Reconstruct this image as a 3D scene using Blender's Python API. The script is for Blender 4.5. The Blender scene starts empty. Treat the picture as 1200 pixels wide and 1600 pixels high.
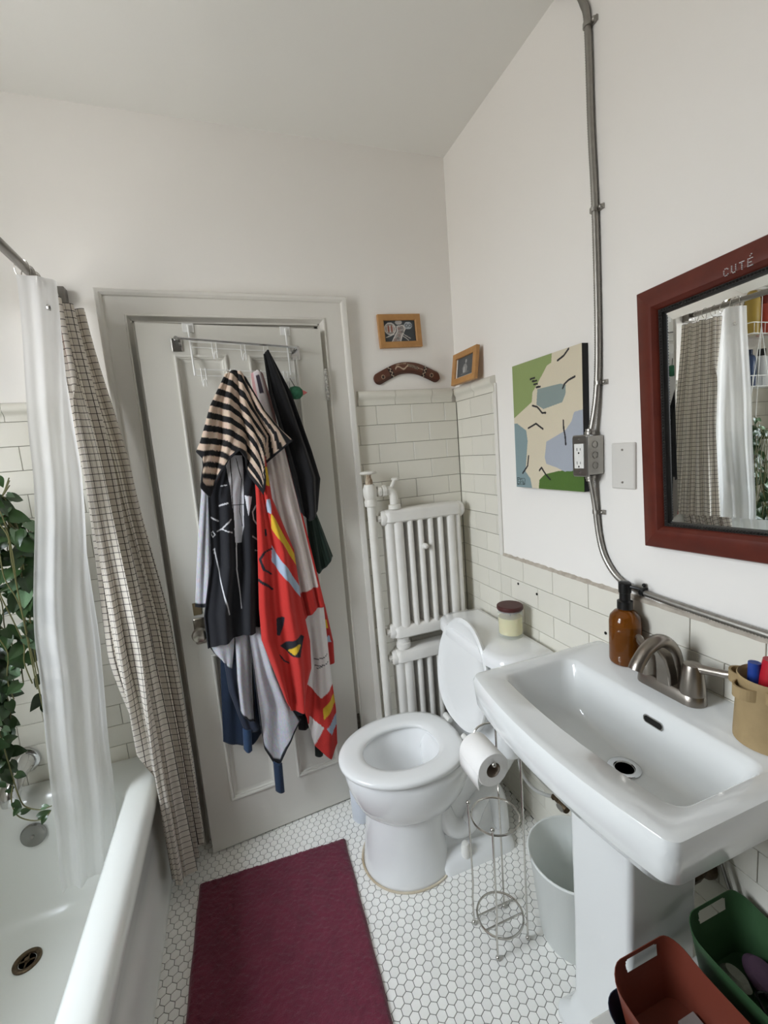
import bpy, bmesh, math, random
from mathutils import Vector, Matrix

random.seed(7)
scene = bpy.context.scene
COL = scene.collection

# ------------------------------------------------------------------ camera
cam_data = bpy.data.cameras.new('camera')
cam = bpy.data.objects.new('camera', cam_data)
COL.objects.link(cam)
scene.camera = cam
cam_data.sensor_fit = 'VERTICAL'
cam_data.sensor_height = 36.0
cam_data.lens = 690.66 / 1600 * 36.0
cam_data.clip_start = 0.02
CAM_RIGHT, CAM_DOWN, CAM_FWD = (0.940607, -0.330005, -0.079719), (-0.119458, -0.101916, -0.987595), (0.317787, 0.938461, -0.135284)
CAMPOS = (-0.9624, -1.7439, 1.4698)
cam.matrix_world = Matrix(((CAM_RIGHT[0], -CAM_DOWN[0], -CAM_FWD[0], CAMPOS[0]),
                           (CAM_RIGHT[1], -CAM_DOWN[1], -CAM_FWD[1], CAMPOS[1]),
                           (CAM_RIGHT[2], -CAM_DOWN[2], -CAM_FWD[2], CAMPOS[2]),
                           (0, 0, 0, 1)))

# ------------------------------------------------------------------ daylight: an overcast sky seen through the window over the tub
world = bpy.data.worlds.new('overcast_sky')
scene.world = world
world.use_nodes = True
wn = world.node_tree.nodes
wl = world.node_tree.links.new
w_tc = wn.new('ShaderNodeTexCoord')
w_sep = wn.new('ShaderNodeSeparateXYZ')
wl(w_tc.outputs['Generated'], w_sep.inputs[0])
w_ramp = wn.new('ShaderNodeValToRGB')                 # ground below the horizon, overcast sky brighter towards the zenith
w_ramp.color_ramp.elements[0].position = 0.47
w_ramp.color_ramp.elements[0].color = (0.24, 0.235, 0.23, 1)
w_ramp.color_ramp.elements[1].position = 1.0
w_ramp.color_ramp.elements[1].color = (0.86, 0.95, 1.05, 1)
e_ = w_ramp.color_ramp.elements.new(0.53)
e_.color = (0.42, 0.44, 0.46, 1)
w_map = wn.new('ShaderNodeMapRange')
w_map.inputs['From Min'].default_value = -1
w_map.inputs['From Max'].default_value = 1
wl(w_sep.outputs['Z'], w_map.inputs['Value'])
wl(w_map.outputs['Result'], w_ramp.inputs['Fac'])
wl(w_ramp.outputs['Color'], wn['Background'].inputs[0])
wn['Background'].inputs[1].default_value = 28.0

WIN = dict(y0=-1.28, y1=-0.58, z0=1.05, z1=2.36)      # window opening in the left wall
XL = -2.09                                            # left wall
TL = 0.24                                             # thickness of that outer wall
YF = -2.40                                            # wall behind the camera
H = 2.625                                             # ceiling
portal = bpy.data.lights.new('window_portal', 'AREA')
portal.shape = 'RECTANGLE'
portal.size = WIN['z1'] - WIN['z0']
portal.size_y = WIN['y1'] - WIN['y0']
portal.cycles.is_portal = True
po = bpy.data.objects.new('window_portal', portal)
COL.objects.link(po)
po.location = (XL - TL - 0.005, (WIN['y0'] + WIN['y1']) / 2, (WIN['z0'] + WIN['z1']) / 2)
po.rotation_euler = (0, math.radians(-90), 0)         # its -Z faces into the room (+X)

scene.view_settings.view_transform = 'Standard'
scene.view_settings.look = 'None'
scene.view_settings.exposure = 0.38
scene.view_settings.gamma = 1.0
scene.view_settings.use_curve_mapping = False
scene.cycles.max_bounces = 12
scene.cycles.diffuse_bounces = 8
scene.cycles.glossy_bounces = 6
scene.cycles.transmission_bounces = 8
scene.cycles.transparent_max_bounces = 12
scene.cycles.caustics_reflective = False
scene.cycles.caustics_refractive = False

# ------------------------------------------------------------------ helpers
def lin(c):
    if isinstance(c, str):
        c = tuple(int(c[i:i + 2], 16) / 255 for i in (0, 2, 4))
    return tuple((x / 12.92 if x <= 0.04045 else ((x + 0.055) / 1.055) ** 2.4) for x in c[:3])


def mat(name, col='ffffff', rough=0.5, metal=0.0, bump=None, var=None, coat=0.0, trans=0.0, ior=1.45,
        sheen=0.0, attr=False, rnd=0.0, sss=0.0, spec=None):
    """bump=(scale, strength), var=(scale, amount of a second colour, colour), rnd: brightness spread between pieces"""
    m = bpy.data.materials.new(name)
    m.use_nodes = True
    nt = m.node_tree
    n = nt.nodes
    L = nt.links.new
    p = n['Principled BSDF']
    p.inputs['Roughness'].default_value = rough
    p.inputs['Metallic'].default_value = metal
    p.inputs['IOR'].default_value = ior
    p.inputs['Coat Weight'].default_value = coat
    p.inputs['Coat Roughness'].default_value = 0.08
    p.inputs['Transmission Weight'].default_value = trans
    p.inputs['Sheen Weight'].default_value = sheen
    p.inputs['Subsurface Weight'].default_value = sss
    if spec is not None:
        p.inputs['Specular IOR Level'].default_value = spec
    base = None
    if attr:
        a = n.new('ShaderNodeVertexColor')
        a.layer_name = 'Col'
        base = a.outputs['Color']
    else:
        rgb = n.new('ShaderNodeRGB')
        rgb.outputs[0].default_value = (*lin(col), 1)
        base = rgb.outputs[0]
    tc = n.new('ShaderNodeTexCoord')
    if var:
        nz = n.new('ShaderNodeTexNoise')
        nz.inputs['Scale'].default_value = var[0]
        nz.inputs['Detail'].default_value = 6
        L(tc.outputs['Object'], nz.inputs['Vector'])
        mr = n.new('ShaderNodeMapRange')
        mr.inputs['From Min'].default_value = 0.35
        mr.inputs['From Max'].default_value = 0.7
        mr.inputs['To Max'].default_value = var[1]
        L(nz.outputs['Fac'], mr.inputs['Value'])
        mx = n.new('ShaderNodeMix')
        mx.data_type = 'RGBA'
        L(mr.outputs['Result'], mx.inputs['Factor'])
        L(base, mx.inputs['A'])
        mx.inputs['B'].default_value = (*lin(var[2]), 1)
        base = mx.outputs['Result']
    if rnd:
        oi = n.new('ShaderNodeObjectInfo')
        mr = n.new('ShaderNodeMapRange')
        mr.inputs['To Min'].default_value = 1 - rnd
        mr.inputs['To Max'].default_value = 1 + rnd
        L(oi.outputs['Random'], mr.inputs['Value'])
        hs = n.new('ShaderNodeHueSaturation')
        L(mr.outputs['Result'], hs.inputs['Value'])
        L(base, hs.inputs['Color'])
        base = hs.outputs['Color']
    L(base, p.inputs['Base Color'])
    if bump:
        nz = n.new('ShaderNodeTexNoise')
        nz.inputs['Scale'].default_value = bump[0]
        nz.inputs['Detail'].default_value = 4
        L(tc.outputs['Object'], nz.inputs['Vector'])
        b = n.new('ShaderNodeBump')
        b.inputs['Strength'].default_value = bump[1]
        b.inputs['Distance'].default_value = 0.002
        L(nz.outputs['Fac'], b.inputs['Height'])
        L(b.outputs['Normal'], p.inputs['Normal'])
    return m


ORG = {}


def thing(name, label, cat, loc, group=None):
    o = bpy.data.objects.new(name, None)
    o.empty_display_size = 0.02
    COL.objects.link(o)
    o.location = loc
    o['label'] = label
    o['category'] = cat
    if group:
        o['group'] = group
    ORG[o] = Vector(loc)
    return o


def tag(o, label, cat, group=None):
    o['label'] = label
    o['category'] = cat
    if group:
        o['group'] = group
    return o


def catmull(pts, k=8):
    pts = [Vector(p) for p in pts]
    out = []
    for i in range(len(pts) - 1):
        p0 = pts[max(i - 1, 0)]
        p1, p2 = pts[i], pts[i + 1]
        p3 = pts[min(i + 2, len(pts) - 1)]
        for j in range(k):
            t = j / k
            out.append(0.5 * ((2 * p1) + (p2 - p0) * t + (2 * p0 - 5 * p1 + 4 * p2 - p3) * t * t + (3 * p1 - p0 - 3 * p2 + p3) * t ** 3))
    out.append(pts[-1])
    return out


def rrect(x0, x1, y0, y1, r, z, n=5):
    """rounded rectangle ring in the plane z"""
    r = min(r, abs(x1 - x0) / 2 - 1e-4, abs(y1 - y0) / 2 - 1e-4)
    xa, xb = min(x0, x1), max(x0, x1)
    ya, yb = min(y0, y1), max(y0, y1)
    out = []
    for cx, cy, a0 in ((xb - r, yb - r, 0), (xa + r, yb - r, 90), (xa + r, ya + r, 180), (xb - r, ya + r, 270)):
        for i in range(n + 1):
            a = math.radians(a0 + 90 * i / n)
            out.append((cx + r * math.cos(a), cy + r * math.sin(a), z))
    return out


def circ(cx, cy, r, z, n=32, ry=None):
    return [(cx + r * math.cos(2 * math.pi * i / n), cy + (ry or r) * math.sin(2 * math.pi * i / n), z) for i in range(n)]


class MB:
    def __init__(self):
        self.v, self.f, self.c = [], [], []

    def add(self, verts, faces):
        o = len(self.v)
        self.v += [tuple(p) for p in verts]
        self.f += [tuple(i + o for i in f) for f in faces]
        return self

    def box(self, x0, x1, y0, y1, z0, z1):
        return self.add([(x0, y0, z0), (x1, y0, z0), (x1, y1, z0), (x0, y1, z0), (x0, y0, z1), (x1, y0, z1), (x1, y1, z1), (x0, y1, z1)],
                        [(0, 3, 2, 1), (4, 5, 6, 7), (0, 1, 5, 4), (1, 2, 6, 5), (2, 3, 7, 6), (3, 0, 4, 7)])

    def loft(self, rings, cap0=True, cap1=True, closed=True):
        n = len(rings[0])
        vs = [p for r in rings for p in r]
        fs = []
        for k in range(len(rings) - 1):
            for i in range(n if closed else n - 1):
                j = (i + 1) % n
                fs.append((k * n + i, k * n + j, (k + 1) * n + j, (k + 1) * n + i))
        if cap0:
            fs.append(tuple(range(n - 1, -1, -1)))
        if cap1:
            fs.append(tuple((len(rings) - 1) * n + i for i in range(n)))
        return self.add(vs, fs)

    def tube(self, path, r, n=8, cap=True, closed=False):
        path = [Vector(p) for p in path]
        rings = []
        prev = None
        for i, p in enumerate(path):
            if closed:
                t = path[(i + 1) % len(path)] - path[i - 1]
            else:
                t = path[min(i + 1, len(path) - 1)] - path[max(i - 1, 0)]
            t = t.normalized() if t.length > 1e-9 else Vector((0, 0, 1))
            if prev is None:
                a = Vector((0, 0, 1)) if abs(t.z) < 0.9 else Vector((1, 0, 0))
                u = t.cross(a).normalized()
            else:
                u = (prev - t * prev.dot(t)).normalized()
            prev = u
            w = t.cross(u)
            rr = r[i] if isinstance(r, (list, tuple)) else r
            rings.append([p + (u * math.cos(2 * math.pi * k / n) + w * math.sin(2 * math.pi * k / n)) * rr for k in range(n)])
        if closed:
            rings.append(rings[0])
            return self.loft(rings, False, False)
        return self.loft(rings, cap, cap)

    def lathe(self, prof, c, n=32, axis='z', cap0=True, cap1=True):
        rings = []
        for r, h in prof:
            ring = []
            for i in range(n):
                a = 2 * math.pi * i / n
                p, q = max(r, 1e-5) * math.cos(a), max(r, 1e-5) * math.sin(a)
                if axis == 'z':
                    ring.append((c[0] + p, c[1] + q, c[2] + h))
                elif axis == 'x':
                    ring.append((c[0] + h, c[1] + p, c[2] + q))
                else:
                    ring.append((c[0] + p, c[1] + h, c[2] + q))
            rings.append(ring)
        return self.loft(rings, cap0, cap1)

    def ball(self, c, r, n=10):
        return self.lathe([(r * math.sin(math.pi * k / 6), -r * math.cos(math.pi * k / 6)) for k in range(7)], c, n)

    def xform(self, M):
        self.v = [tuple(M @ Vector(p)) for p in self.v]
        return self

    def mesh(self, name, origin=(0, 0, 0), smooth=True, angle=35, weld=False):
        ox, oy, oz = origin
        me = bpy.data.meshes.new(name)
        me.from_pydata([(x - ox, y - oy, z - oz) for x, y, z in self.v], [], self.f)
        bm = bmesh.new()
        bm.from_mesh(me)
        if weld:
            bmesh.ops.remove_doubles(bm, verts=bm.verts, dist=1e-5)
        bmesh.ops.recalc_face_normals(bm, faces=bm.faces)
        bm.to_mesh(me)
        bm.free()
        if smooth:
            me.shade_smooth()
            me.set_sharp_from_angle(angle=math.radians(angle))
        if self.c:
            ca = me.color_attributes.new('Col', 'FLOAT_COLOR', 'POINT')
            flat = []
            for c in self.c:
                flat += [c[0], c[1], c[2], 1.0]
            ca.data.foreach_set('color', flat)
        return me

    def build(self, name, material, parent=None, loc=None, smooth=True, bevel=0.0, seg=2, angle=35, solid=0.0, label=None, weld=False, sub=0):
        root = parent
        while root is not None and root not in ORG:
            root = root.parent
        org = ORG[root] if root is not None else Vector(loc if loc is not None else (0, 0, 0))
        me = self.mesh(name, org, smooth, angle, weld)
        me.materials.append(material)
        o = bpy.data.objects.new(name, me)
        COL.objects.link(o)
        if parent is not None:
            o.parent = parent
        else:
            o.location = org
            ORG[o] = org
        if solid:
            s = o.modifiers.new('thickness', 'SOLIDIFY')
            s.thickness = solid
            s.offset = 0
        if sub:
            s = o.modifiers.new('smooth', 'SUBSURF')
            s.levels = s.render_levels = sub
        if bevel:
            b = o.modifiers.new('edges', 'BEVEL')
            b.width = bevel
            b.segments = seg
            b.limit_method = 'ANGLE'
            b.angle_limit = math.radians(40)
        if label:
            o['label'] = label
        return o


def struct(o):
    o['kind'] = 'structure'
    return o


def share(name, me, parent, loc, rot=(0, 0, 0), scale=(1, 1, 1)):
    """one more object that uses an existing mesh"""
    o = bpy.data.objects.new(name, me)
    COL.objects.link(o)
    o.parent = parent
    r = parent
    while r not in ORG:
        r = r.parent
    o.location = Vector(loc) - ORG[r]
    o.rotation_euler = rot
    o.scale = scale
    return o


# ------------------------------------------------------------------ materials
M_wall = mat('wall_paint', 'edeae5', 0.55, bump=(60, 0.08), var=(2.5, 0.10, 'dedad4'))
M_ceil = mat('ceiling_paint', 'e9e8e3', 0.7, bump=(30, 0.1), var=(1.5, 0.12, 'dcd9d2'))
M_trim = mat('trim_paint', 'dddad3', 0.38, bump=(25, 0.12), var=(6, 0.12, 'c4c0b4'))
M_door = mat('door_paint', 'd6d4cc', 0.36, bump=(20, 0.1), var=(4, 0.12, 'c3c0b6'))
M_tile = mat('subway_tile', 'dcd9ce', 0.16, rnd=0.035, var=(14, 0.10, 'cac6ba'), coat=0.2)
M_grout = mat('wall_grout', '77746a', 0.9)
M_hex = mat('hex_tile', 'f1f0ec', 0.32, rnd=0.04, var=(35, 0.14, 'd2cdbf'))
M_hexgrout = mat('floor_grout', '64625c', 0.95, var=(20, 0.3, '504e48'))
M_porc = mat('porcelain', 'e9eaea', 0.10, coat=0.5)
M_tub = mat('tub_enamel', 'e6e8e4', 0.16, coat=0.3, bump=(12, 0.03), var=(5, 0.12, 'd3d5cd'))
M_chrome = mat('chrome', 'd8d8d8', 0.12, metal=1)
M_wire = mat('polished_wire', 'c9c6c0', 0.2, metal=1)
M_nickel = mat('brushed_nickel', '9b948c', 0.3, metal=1, bump=(300, 0.05))
M_steel = mat('galvanised_steel', 'aaa7a1', 0.42, metal=1, var=(60, 0.3, '85827c'))
M_radi = mat('radiator_paint', 'dddbd6', 0.4, bump=(70, 0.35), var=(18, 0.18, 'c5beb2'))
M_dark = mat('dark_void', '15130f', 0.9)
M_black = mat('black_plastic', '121212', 0.35)

# ------------------------------------------------------------------ the room shell
TH = 0.12
DX0, DX1, DZ = -1.210, -0.574, 1.970        # door opening


def wall(name, boxes, m=M_wall):
    b = MB()
    for q in boxes:
        b.box(*q)
    return struct(b.build(name, m, smooth=False))


floor = struct(MB().box(XL - TL, TH, YF - TH, TH, -0.06, -0.0015).build('floor', M_hexgrout, smooth=False))
ceiling = wall('ceiling', [(XL - TL, TH, YF - TH, TH, H, H + 0.08)], M_ceil)
wall_back = wall('wall_back', [(XL - TL, DX0, 0.004, TH, -0.06, H), (DX1, TH, 0.004, TH, -0.06, H), (DX0, DX1, 0.004, TH, DZ, H)])
wall_right = wall('wall_right', [(0.004, TH, YF - TH, 0.004, -0.06, H)])
M_wallf = mat('front_wall_fill_cut', '6e6a64', 0.7)  # invented dark tone on the unseen wall, cuts bounce light from behind the camera
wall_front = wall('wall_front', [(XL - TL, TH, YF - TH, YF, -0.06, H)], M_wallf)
W = WIN
wall_left = wall('wall_left', [(XL - TL, XL, YF, W['y0'], -0.06, H), (XL - TL, XL, W['y1'], 0.004, -0.06, H),
                               (XL - TL, XL, W['y0'], W['y1'], -0.06, W['z0']), (XL - TL, XL, W['y0'], W['y1'], W['z1'], H)])
wall_hall = wall('wall_hall', [(-1.45, -0.35, 0.70, 0.74, -0.06, 2.2), (-1.45, -1.41, TH, 0.74, -0.06, 2.2), (-0.39, -0.35, TH, 0.74, -0.06, 2.2),
                               (-1.45, -0.35, TH, 0.74, 2.15, 2.2), (-1.45, -0.35, TH, 0.74, -0.06, -0.002)])

# window in the left wall (source of the daylight)
wb = MB()
for q in ((W['y0'], W['y0'] + 0.045, W['z0'], W['z1']), (W['y1'] - 0.045, W['y1'], W['z0'], W['z1']),
          (W['y0'], W['y1'], W['z0'], W['z0'] + 0.05), (W['y0'], W['y1'], W['z1'] - 0.05, W['z1']),
          (W['y0'], W['y1'], 1.70, 1.74)):
    wb.box(XL - 0.20, XL - 0.15, *q)
window_1 = struct(wb.build('window_1', M_trim, loc=(XL, -0.93, W['z0']), smooth=False))
gm = bpy.data.materials.new('window_glass')
gm.use_nodes = True
nt = gm.node_tree
nt.nodes.remove(nt.nodes['Principled BSDF'])
tr = nt.nodes.new('ShaderNodeBsdfTransparent')
gl = nt.nodes.new('ShaderNodeBsdfGlossy')
gl.inputs['Roughness'].default_value = 0.02
mx = nt.nodes.new('ShaderNodeMixShader')
mx.inputs[0].default_value = 0.04
nt.links.new(tr.outputs[0], mx.inputs[1])
nt.links.new(gl.outputs[0], mx.inputs[2])
nt.links.new(mx.outputs[0], nt.nodes['Material Output'].inputs[0])
for a, b in ((W['z0'] + 0.05, 1.70), (1.74, W['z1'] - 0.05)):
    MB().box(XL - 0.178, XL - 0.174, W['y0'] + 0.045, W['y1'] - 0.045, a, b).build('pane', gm, window_1, smooth=False)
MB().box(XL - 0.15, XL + 0.03, W['y0'] - 0.04, W['y1'] + 0.04, W['z0'] - 0.03, W['z0']).build('window_sill', M_trim, window_1, smooth=False, bevel=0.004)
wb = MB()
for q in ((W['y0'] - 0.08, W['y0'], W['z0'], W['z1'] + 0.08), (W['y1'], W['y1'] + 0.08, W['z0'], W['z1'] + 0.08), (W['y0'], W['y1'], W['z1'], W['z1'] + 0.08)):
    wb.box(XL, XL + 0.02, *q)
wb.build('window_casing', M_trim, window_1, smooth=False, bevel=0.003)

# ---- hexagonal floor mosaic: the 300 that show largest are single pieces, the rest one piece of stuff
PH = 0.0269
RH = PH / math.sqrt(3)


def hex_geo(cx, cy, z0, z1, gap=0.0010, bev=0.0006):
    ro, ri = RH - gap, RH - gap - bev
    a = [(cx + ro * math.sin(math.radians(60 * i)), cy + ro * math.cos(math.radians(60 * i)), z0) for i in range(6)]
    b = [(x, y, z1 - 0.0007) for x, y, z in a]
    t = [(cx + ri * math.sin(math.radians(60 * i)), cy + ri * math.cos(math.radians(60 * i)), z1) for i in range(6)]
    fs = [(i, (i + 1) % 6, 6 + (i + 1) % 6, 6 + i) for i in range(6)] + [(6 + i, 6 + (i + 1) % 6, 12 + (i + 1) % 6, 12 + i) for i in range(6)] + [(12, 13, 14, 15, 16, 17)]
    return a + b + t, fs


def project(p):
    d = Vector(p) - Vector(CAMPOS)
    x, y, z = d.dot(Vector(CAM_RIGHT)), d.dot(Vector(CAM_DOWN)), d.dot(Vector(CAM_FWD))
    return 600 + 690.66 * x / z, 800 + 690.66 * y / z, z


hexes = []
HX0, HY0 = -0.475, -0.750
for j in range(-60, 40):
    for i in range(-80, 60):
        cx = HX0 + (i + 0.5 * (j % 2)) * PH
        cy = HY0 + j * PH * math.sqrt(3) / 2
        if -1.342 < cx < 0.004 and YF + 0.02 < cy < 0.004:
            hexes.append((cx, cy))


def hex_hidden(x, y):
    if -1.25 < x < -0.70 and -1.1 < y < -0.19:
        return True
    if -0.66 < x < 0 and -0.50 < y < -0.21:
        return True
    if (x + 0.145) ** 2 + (y + 0.815) ** 2 < 0.1 ** 2:
        return True
    return -0.32 < x < 0 and -1.16 < y < -0.96


vis = []
for q in hexes:
    u, v, d = project((q[0], q[1], 0)) if q[1] > -1.3 else (-1, -1, 1)
    if 0 < u < 1200 and 0 < v < 1600 and not hex_hidden(*q):
        vis.append((d, q))
vis.sort()
single = set(q for d, q in vis[:300])
v, f = hex_geo(0, 0, -0.0015, 0.0)
hexmesh = MB().add(v, f).mesh('hex_tile', smooth=False)
hexmesh.materials.append(M_hex)
ORG[floor] = Vector((0, 0, 0))
for q in single:
    share('hex_tile', hexmesh, floor, (q[0], q[1], 0.0))
rest = MB()
for q in hexes:
    if q not in single:
        v, f = hex_geo(q[0], q[1], -0.0015, 0.0)
        rest.add(v, f)
o = rest.build('hex_tile_field', M_hex, floor, smooth=False)
o['kind'] = 'stuff'

# ---- subway tiles, one object each
ROWH, TW, ZC = 0.0778, 0.1545, 1.657
tcache = {}


def tile_mesh(w, h, d=0.007, b=0.0009):
    k = (round(w, 3), round(h, 3), d)
    if k not in tcache:
        w2, h2 = w / 2, h / 2
        vs = []
        for x, z, y in ((w2, h2, 0), (w2, h2, -d + b), (w2 - b, h2 - b, -d)):
            vs += [(-x, y, -z), (x, y, -z), (x, y, z), (-x, y, z)]
        fs = [(4 * r + i, 4 * r + (i + 1) % 4, 4 * r + 4 + (i + 1) % 4, 4 * r + 4 + i) for r in (0, 1) for i in range(4)] + [(8, 9, 10, 11)]
        me = MB().add(vs, fs).mesh('tile', smooth=False)
        me.materials.append(M_tile)
        tcache[k] = me
    return tcache[k]


GAP = 0.0016


def tile_run(wallobj, a0, a1, z0, z1, phase, place, holes=()):
    """tiles between a0 < a1 along the wall, rows hang from ZC"""
    k = int(math.floor((ZC - z1) / ROWH + 1e-6))
    while True:
        zt = min(ZC - k * ROWH, z1)
        zb = max(ZC - (k + 1) * ROWH, z0)
        if zt - zb < 0.006:
            if zt <= z0 + 0.006:
                break
            k += 1
            continue
        off = phase + (TW / 2 if k % 2 else 0)
        j = math.floor((a0 - off) / TW)
        while True:
            l, r = max(off + j * TW, a0), min(off + (j + 1) * TW, a1)
            j += 1
            if r <= a0 + 0.004:
                continue
            if r - l > 0.006:
                o = place(wallobj, (l + r) / 2, (zt + zb) / 2, tile_mesh(r - l - GAP, zt - zb - GAP))
            if r >= a1 - 1e-6:
                break
        k += 1


ORG[wall_back] = ORG[wall_right] = ORG[wall_left] = Vector((0, 0, 0))
on_back = lambda w, a, z, me: share('tile', me, w, (a, 0.004, z))
on_right = lambda w, a, z, me: share('tile', me, w, (0.004, a, z), (0, 0, math.radians(-90)))
on_left = lambda w, a, z, me: share('tile', me, w, (XL, a, z), (0, 0, math.radians(90)))
CASR, CASL = -0.462, -1.306                 # outer edges of the door casing
tile_run(wall_back, CASR, -0.004, 0.0, ZC, -0.062, on_back)
tile_run(wall_back, XL, CASL, 0.40, ZC, -1.59 + TW / 2, on_back)
tile_run(wall_right, -0.283, -0.004, 0.0, ZC, -0.117, on_right)
tile_run(wall_right, -1.50, -0.283, 0.0, ZC - 8 * ROWH, -0.117, on_right)
tile_run(wall_left, -0.50, -0.004, 0.40, ZC + 6 * ROWH, -0.117, on_left)
g = MB()
g.box(CASR, 0.0, 0.0015, 0.004, 0, ZC).box(XL, CASL, 0.0015, 0.004, 0.2, ZC)
g.build('grout_bed', M_grout, wall_back, smooth=False)
g = MB()
g.box(0.0015, 0.004, -0.283, 0.0, 0, ZC).box(0.0015, 0.004, -1.50, -0.283, 0, ZC - 8 * ROWH)
g.build('grout_bed', M_grout, wall_right, smooth=False)
MB().box(XL, XL + 0.0025, -0.50, 0, 0.2, ZC + 6 * ROWH).build('grout_bed', M_grout, wall_left, smooth=False)

# moulded cap tiles
CAPP = [(0.000, 0.0), (0.010, 0.0), (0.011, 0.004), (0.010, 0.012), (0.012, 0.022), (0.020, 0.028), (0.025, 0.037), (0.024, 0.048), (0.018, 0.056), (0.008, 0.059), (0.0, 0.059)]


def cap_back(x0, x1):
    MB().loft([[(x, 0.004 - d, ZC + h) for d, h in CAPP] for x in (x0, x1)]).build('cap_tile', M_tile, wall_back, angle=50)


def cap_right(y0, y1):
    MB().loft([[(0.004 - d, y, ZC + h) for d, h in CAPP] for y in (y0, y1)]).build('cap_tile', M_tile, wall_right, angle=50)


x = -0.026
for w in (0.097, 0.165, 0.158):
    cap_back(max(x - w, CASR) + 0.0008, x - 0.0008)
    x -= w
x = CASL
while x > XL + 0.02:
    cap_back(max(x - 0.153, XL) + 0.0008, x - 0.0008)
    x -= 0.153
cap_right(-0.155, -0.005)
cap_right(-0.296, -0.157)
# plastered edge strip at the end of the high tiles and the worn top edge of the low ones
MB().loft([rrect(-0.004, 0.004, -0.302, -0.283, 0.003, z) for z in (ZC - 8 * ROWH, ZC + 0.03)]).build('edge_strip', M_trim, wall_right)
M_plaster = mat('rough_plaster', 'b9b0a3', 0.95, bump=(120, 0.8), var=(40, 0.5, '8d8376'))
e = MB()
rings = []
rr = random.Random(3)
yy = -0.302
while yy > -1.5:
    t = 0.004 + rr.random() * 0.004
    rings.append([(0.005, yy, ZC - 8 * ROWH - 0.001), (0.005 - t - 0.003, yy, ZC - 8 * ROWH - 0.001), (0.005 - t, yy, ZC - 8 * ROWH + t), (0.005, yy, ZC - 8 * ROWH + t + 0.004)])
    yy -= 0.012
e.loft(rings).build('plaster_edge', M_plaster, wall_right)
for y, z in ((-0.395, 0.945), (-0.50, 0.935), (-0.80, 0.905), (-1.145, 0.905)):
    MB().lathe([(0.0045, 0), (0.0045, -0.0016)], (-0.0032, y, z), 10, 'x').build('anchor_hole', M_dark, wall_right)

# ---- door casing
CAS = [(0.0, 0.0), (0.0, -0.030), (0.004, -0.034), (0.012, -0.032), (0.019, -0.026), (0.021, -0.019), (0.076, -0.018), (0.079, -0.023), (0.083, -0.023), (0.086, -0.016), (0.089, -0.009), (0.094, -0.004), (0.096, 0.0)]
ct = MB()
rings = []
for d, h in CAS:
    y = 0.004 + h
    rings.append([(CASL + d, y, 0.0), (CASL + d, y, 2.066 - d), (CASR - d * 1.17, y, 2.066 - d), (CASR - d * 1.17, y, 0.0)])
ct.loft([[r[i] for r in rings] for i in range(4)], True, True)
trim_1 = struct(ct.build('trim_1', M_trim, loc=(-0.88, 0, 0), angle=25))
jb = MB()
jb.box(DX0 - 0.001, DX0 + 0.004, 0.0, TH, 0, DZ + 0.01).box(DX1 - 0.004, DX1 + 0.001, 0.0, TH, 0, DZ + 0.01).box(DX0, DX1, 0.0, TH, DZ - 0.004, DZ + 0.01)
jb.box(DX0, DX0 + 0.016, 0.018, 0.06, 0, DZ).box(DX1 - 0.016, DX1, 0.018, 0.06, 0, DZ).box(DX0, DX1, 0.018, 0.06, DZ - 0.016, DZ)
jb.build('jamb', M_trim, trim_1, smooth=False)
MB().box(DX0, DX1, 0.0, TH, -0.0015, 0.004).build('threshold', mat('worn_marble', '8a8880', 0.5), trim_1, smooth=False)

# ---- the door, ajar by a few degrees; s runs from the hinge to the free edge
DA, DT, DN = Vector((-0.578, -0.030, 0)), Vector((-0.9967, -0.0808, 0)), Vector((0.0808, -0.9967, 0))
dpt = lambda s, z, off=0.0: DA + DT * s + DN * off + Vector((0, 0, z))


def dbox(mb, s0, s1, z0, z1, o0, o1):
    return mb.add([dpt(s, z, o) for z in (z0, z1) for o in (o0, o1) for s in (s0, s1)],
                  [(0, 1, 3, 2), (4, 6, 7, 5), (0, 4, 5, 1), (1, 5, 7, 3), (3, 7, 6, 2), (2, 6, 4, 0)])


def dframe(mb, s0, s1, z0, z1, prof):
    rings = [[dpt(s0 + d, z0 + d, h), dpt(s1 - d, z0 + d, h), dpt(s1 - d, z1 - d, h), dpt(s0 + d, z1 - d, h)] for d, h in prof]
    return mb.loft(rings, False, True)


PANELS = [(0.355, 0.508, 0.985, 1.838), (0.104, 0.266, 0.985, 1.838), (0.360, 0.522, 0.20, 0.78), (0.102, 0.264, 0.20, 0.78)]
db = MB()
ss = sorted({0.0, 0.618, *[p[0] for p in PANELS], *[p[1] for p in PANELS]})
dbox(db, 0, 0.618, 0.008, 1.945, -0.036, -0.012)
for s0, s1, z0, z1 in ((0, 0.103, 0.008, 1.945), (0.515, 0.618, 0.008, 1.945), (0.265, 0.3575, 0.2, 0.78), (0.265, 0.3575, 0.985, 1.838), (0.103, 0.515, 0.008, 0.2), (0.103, 0.515, 0.78, 0.985), (0.103, 0.515, 1.838, 1.945)):
    dbox(db, s0, s1, z0, z1, -0.0125, 0.0)
door_1 = struct(db.build('door_1', M_door, loc=DA, smooth=False))
for s0, s1, z0, z1 in PANELS:
    pb = MB()
    dframe(pb, s0 - 0.008, s1 + 0.008, z0 - 0.008, z1 + 0.008, [(0, -0.003), (0.0005, 0.005), (0.005, 0.0065), (0.009, 0.005), (0.010, 0.0), (0.014, -0.001), (0.016, -0.007), (0.024, -0.011), (0.026, -0.0115)])
    pb.build('door_panel', M_door, door_1, angle=20)
M_hinge = mat('chipped_hinge', 'd2cfc6', 0.5, var=(120, 0.9, '2a2622'))
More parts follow.
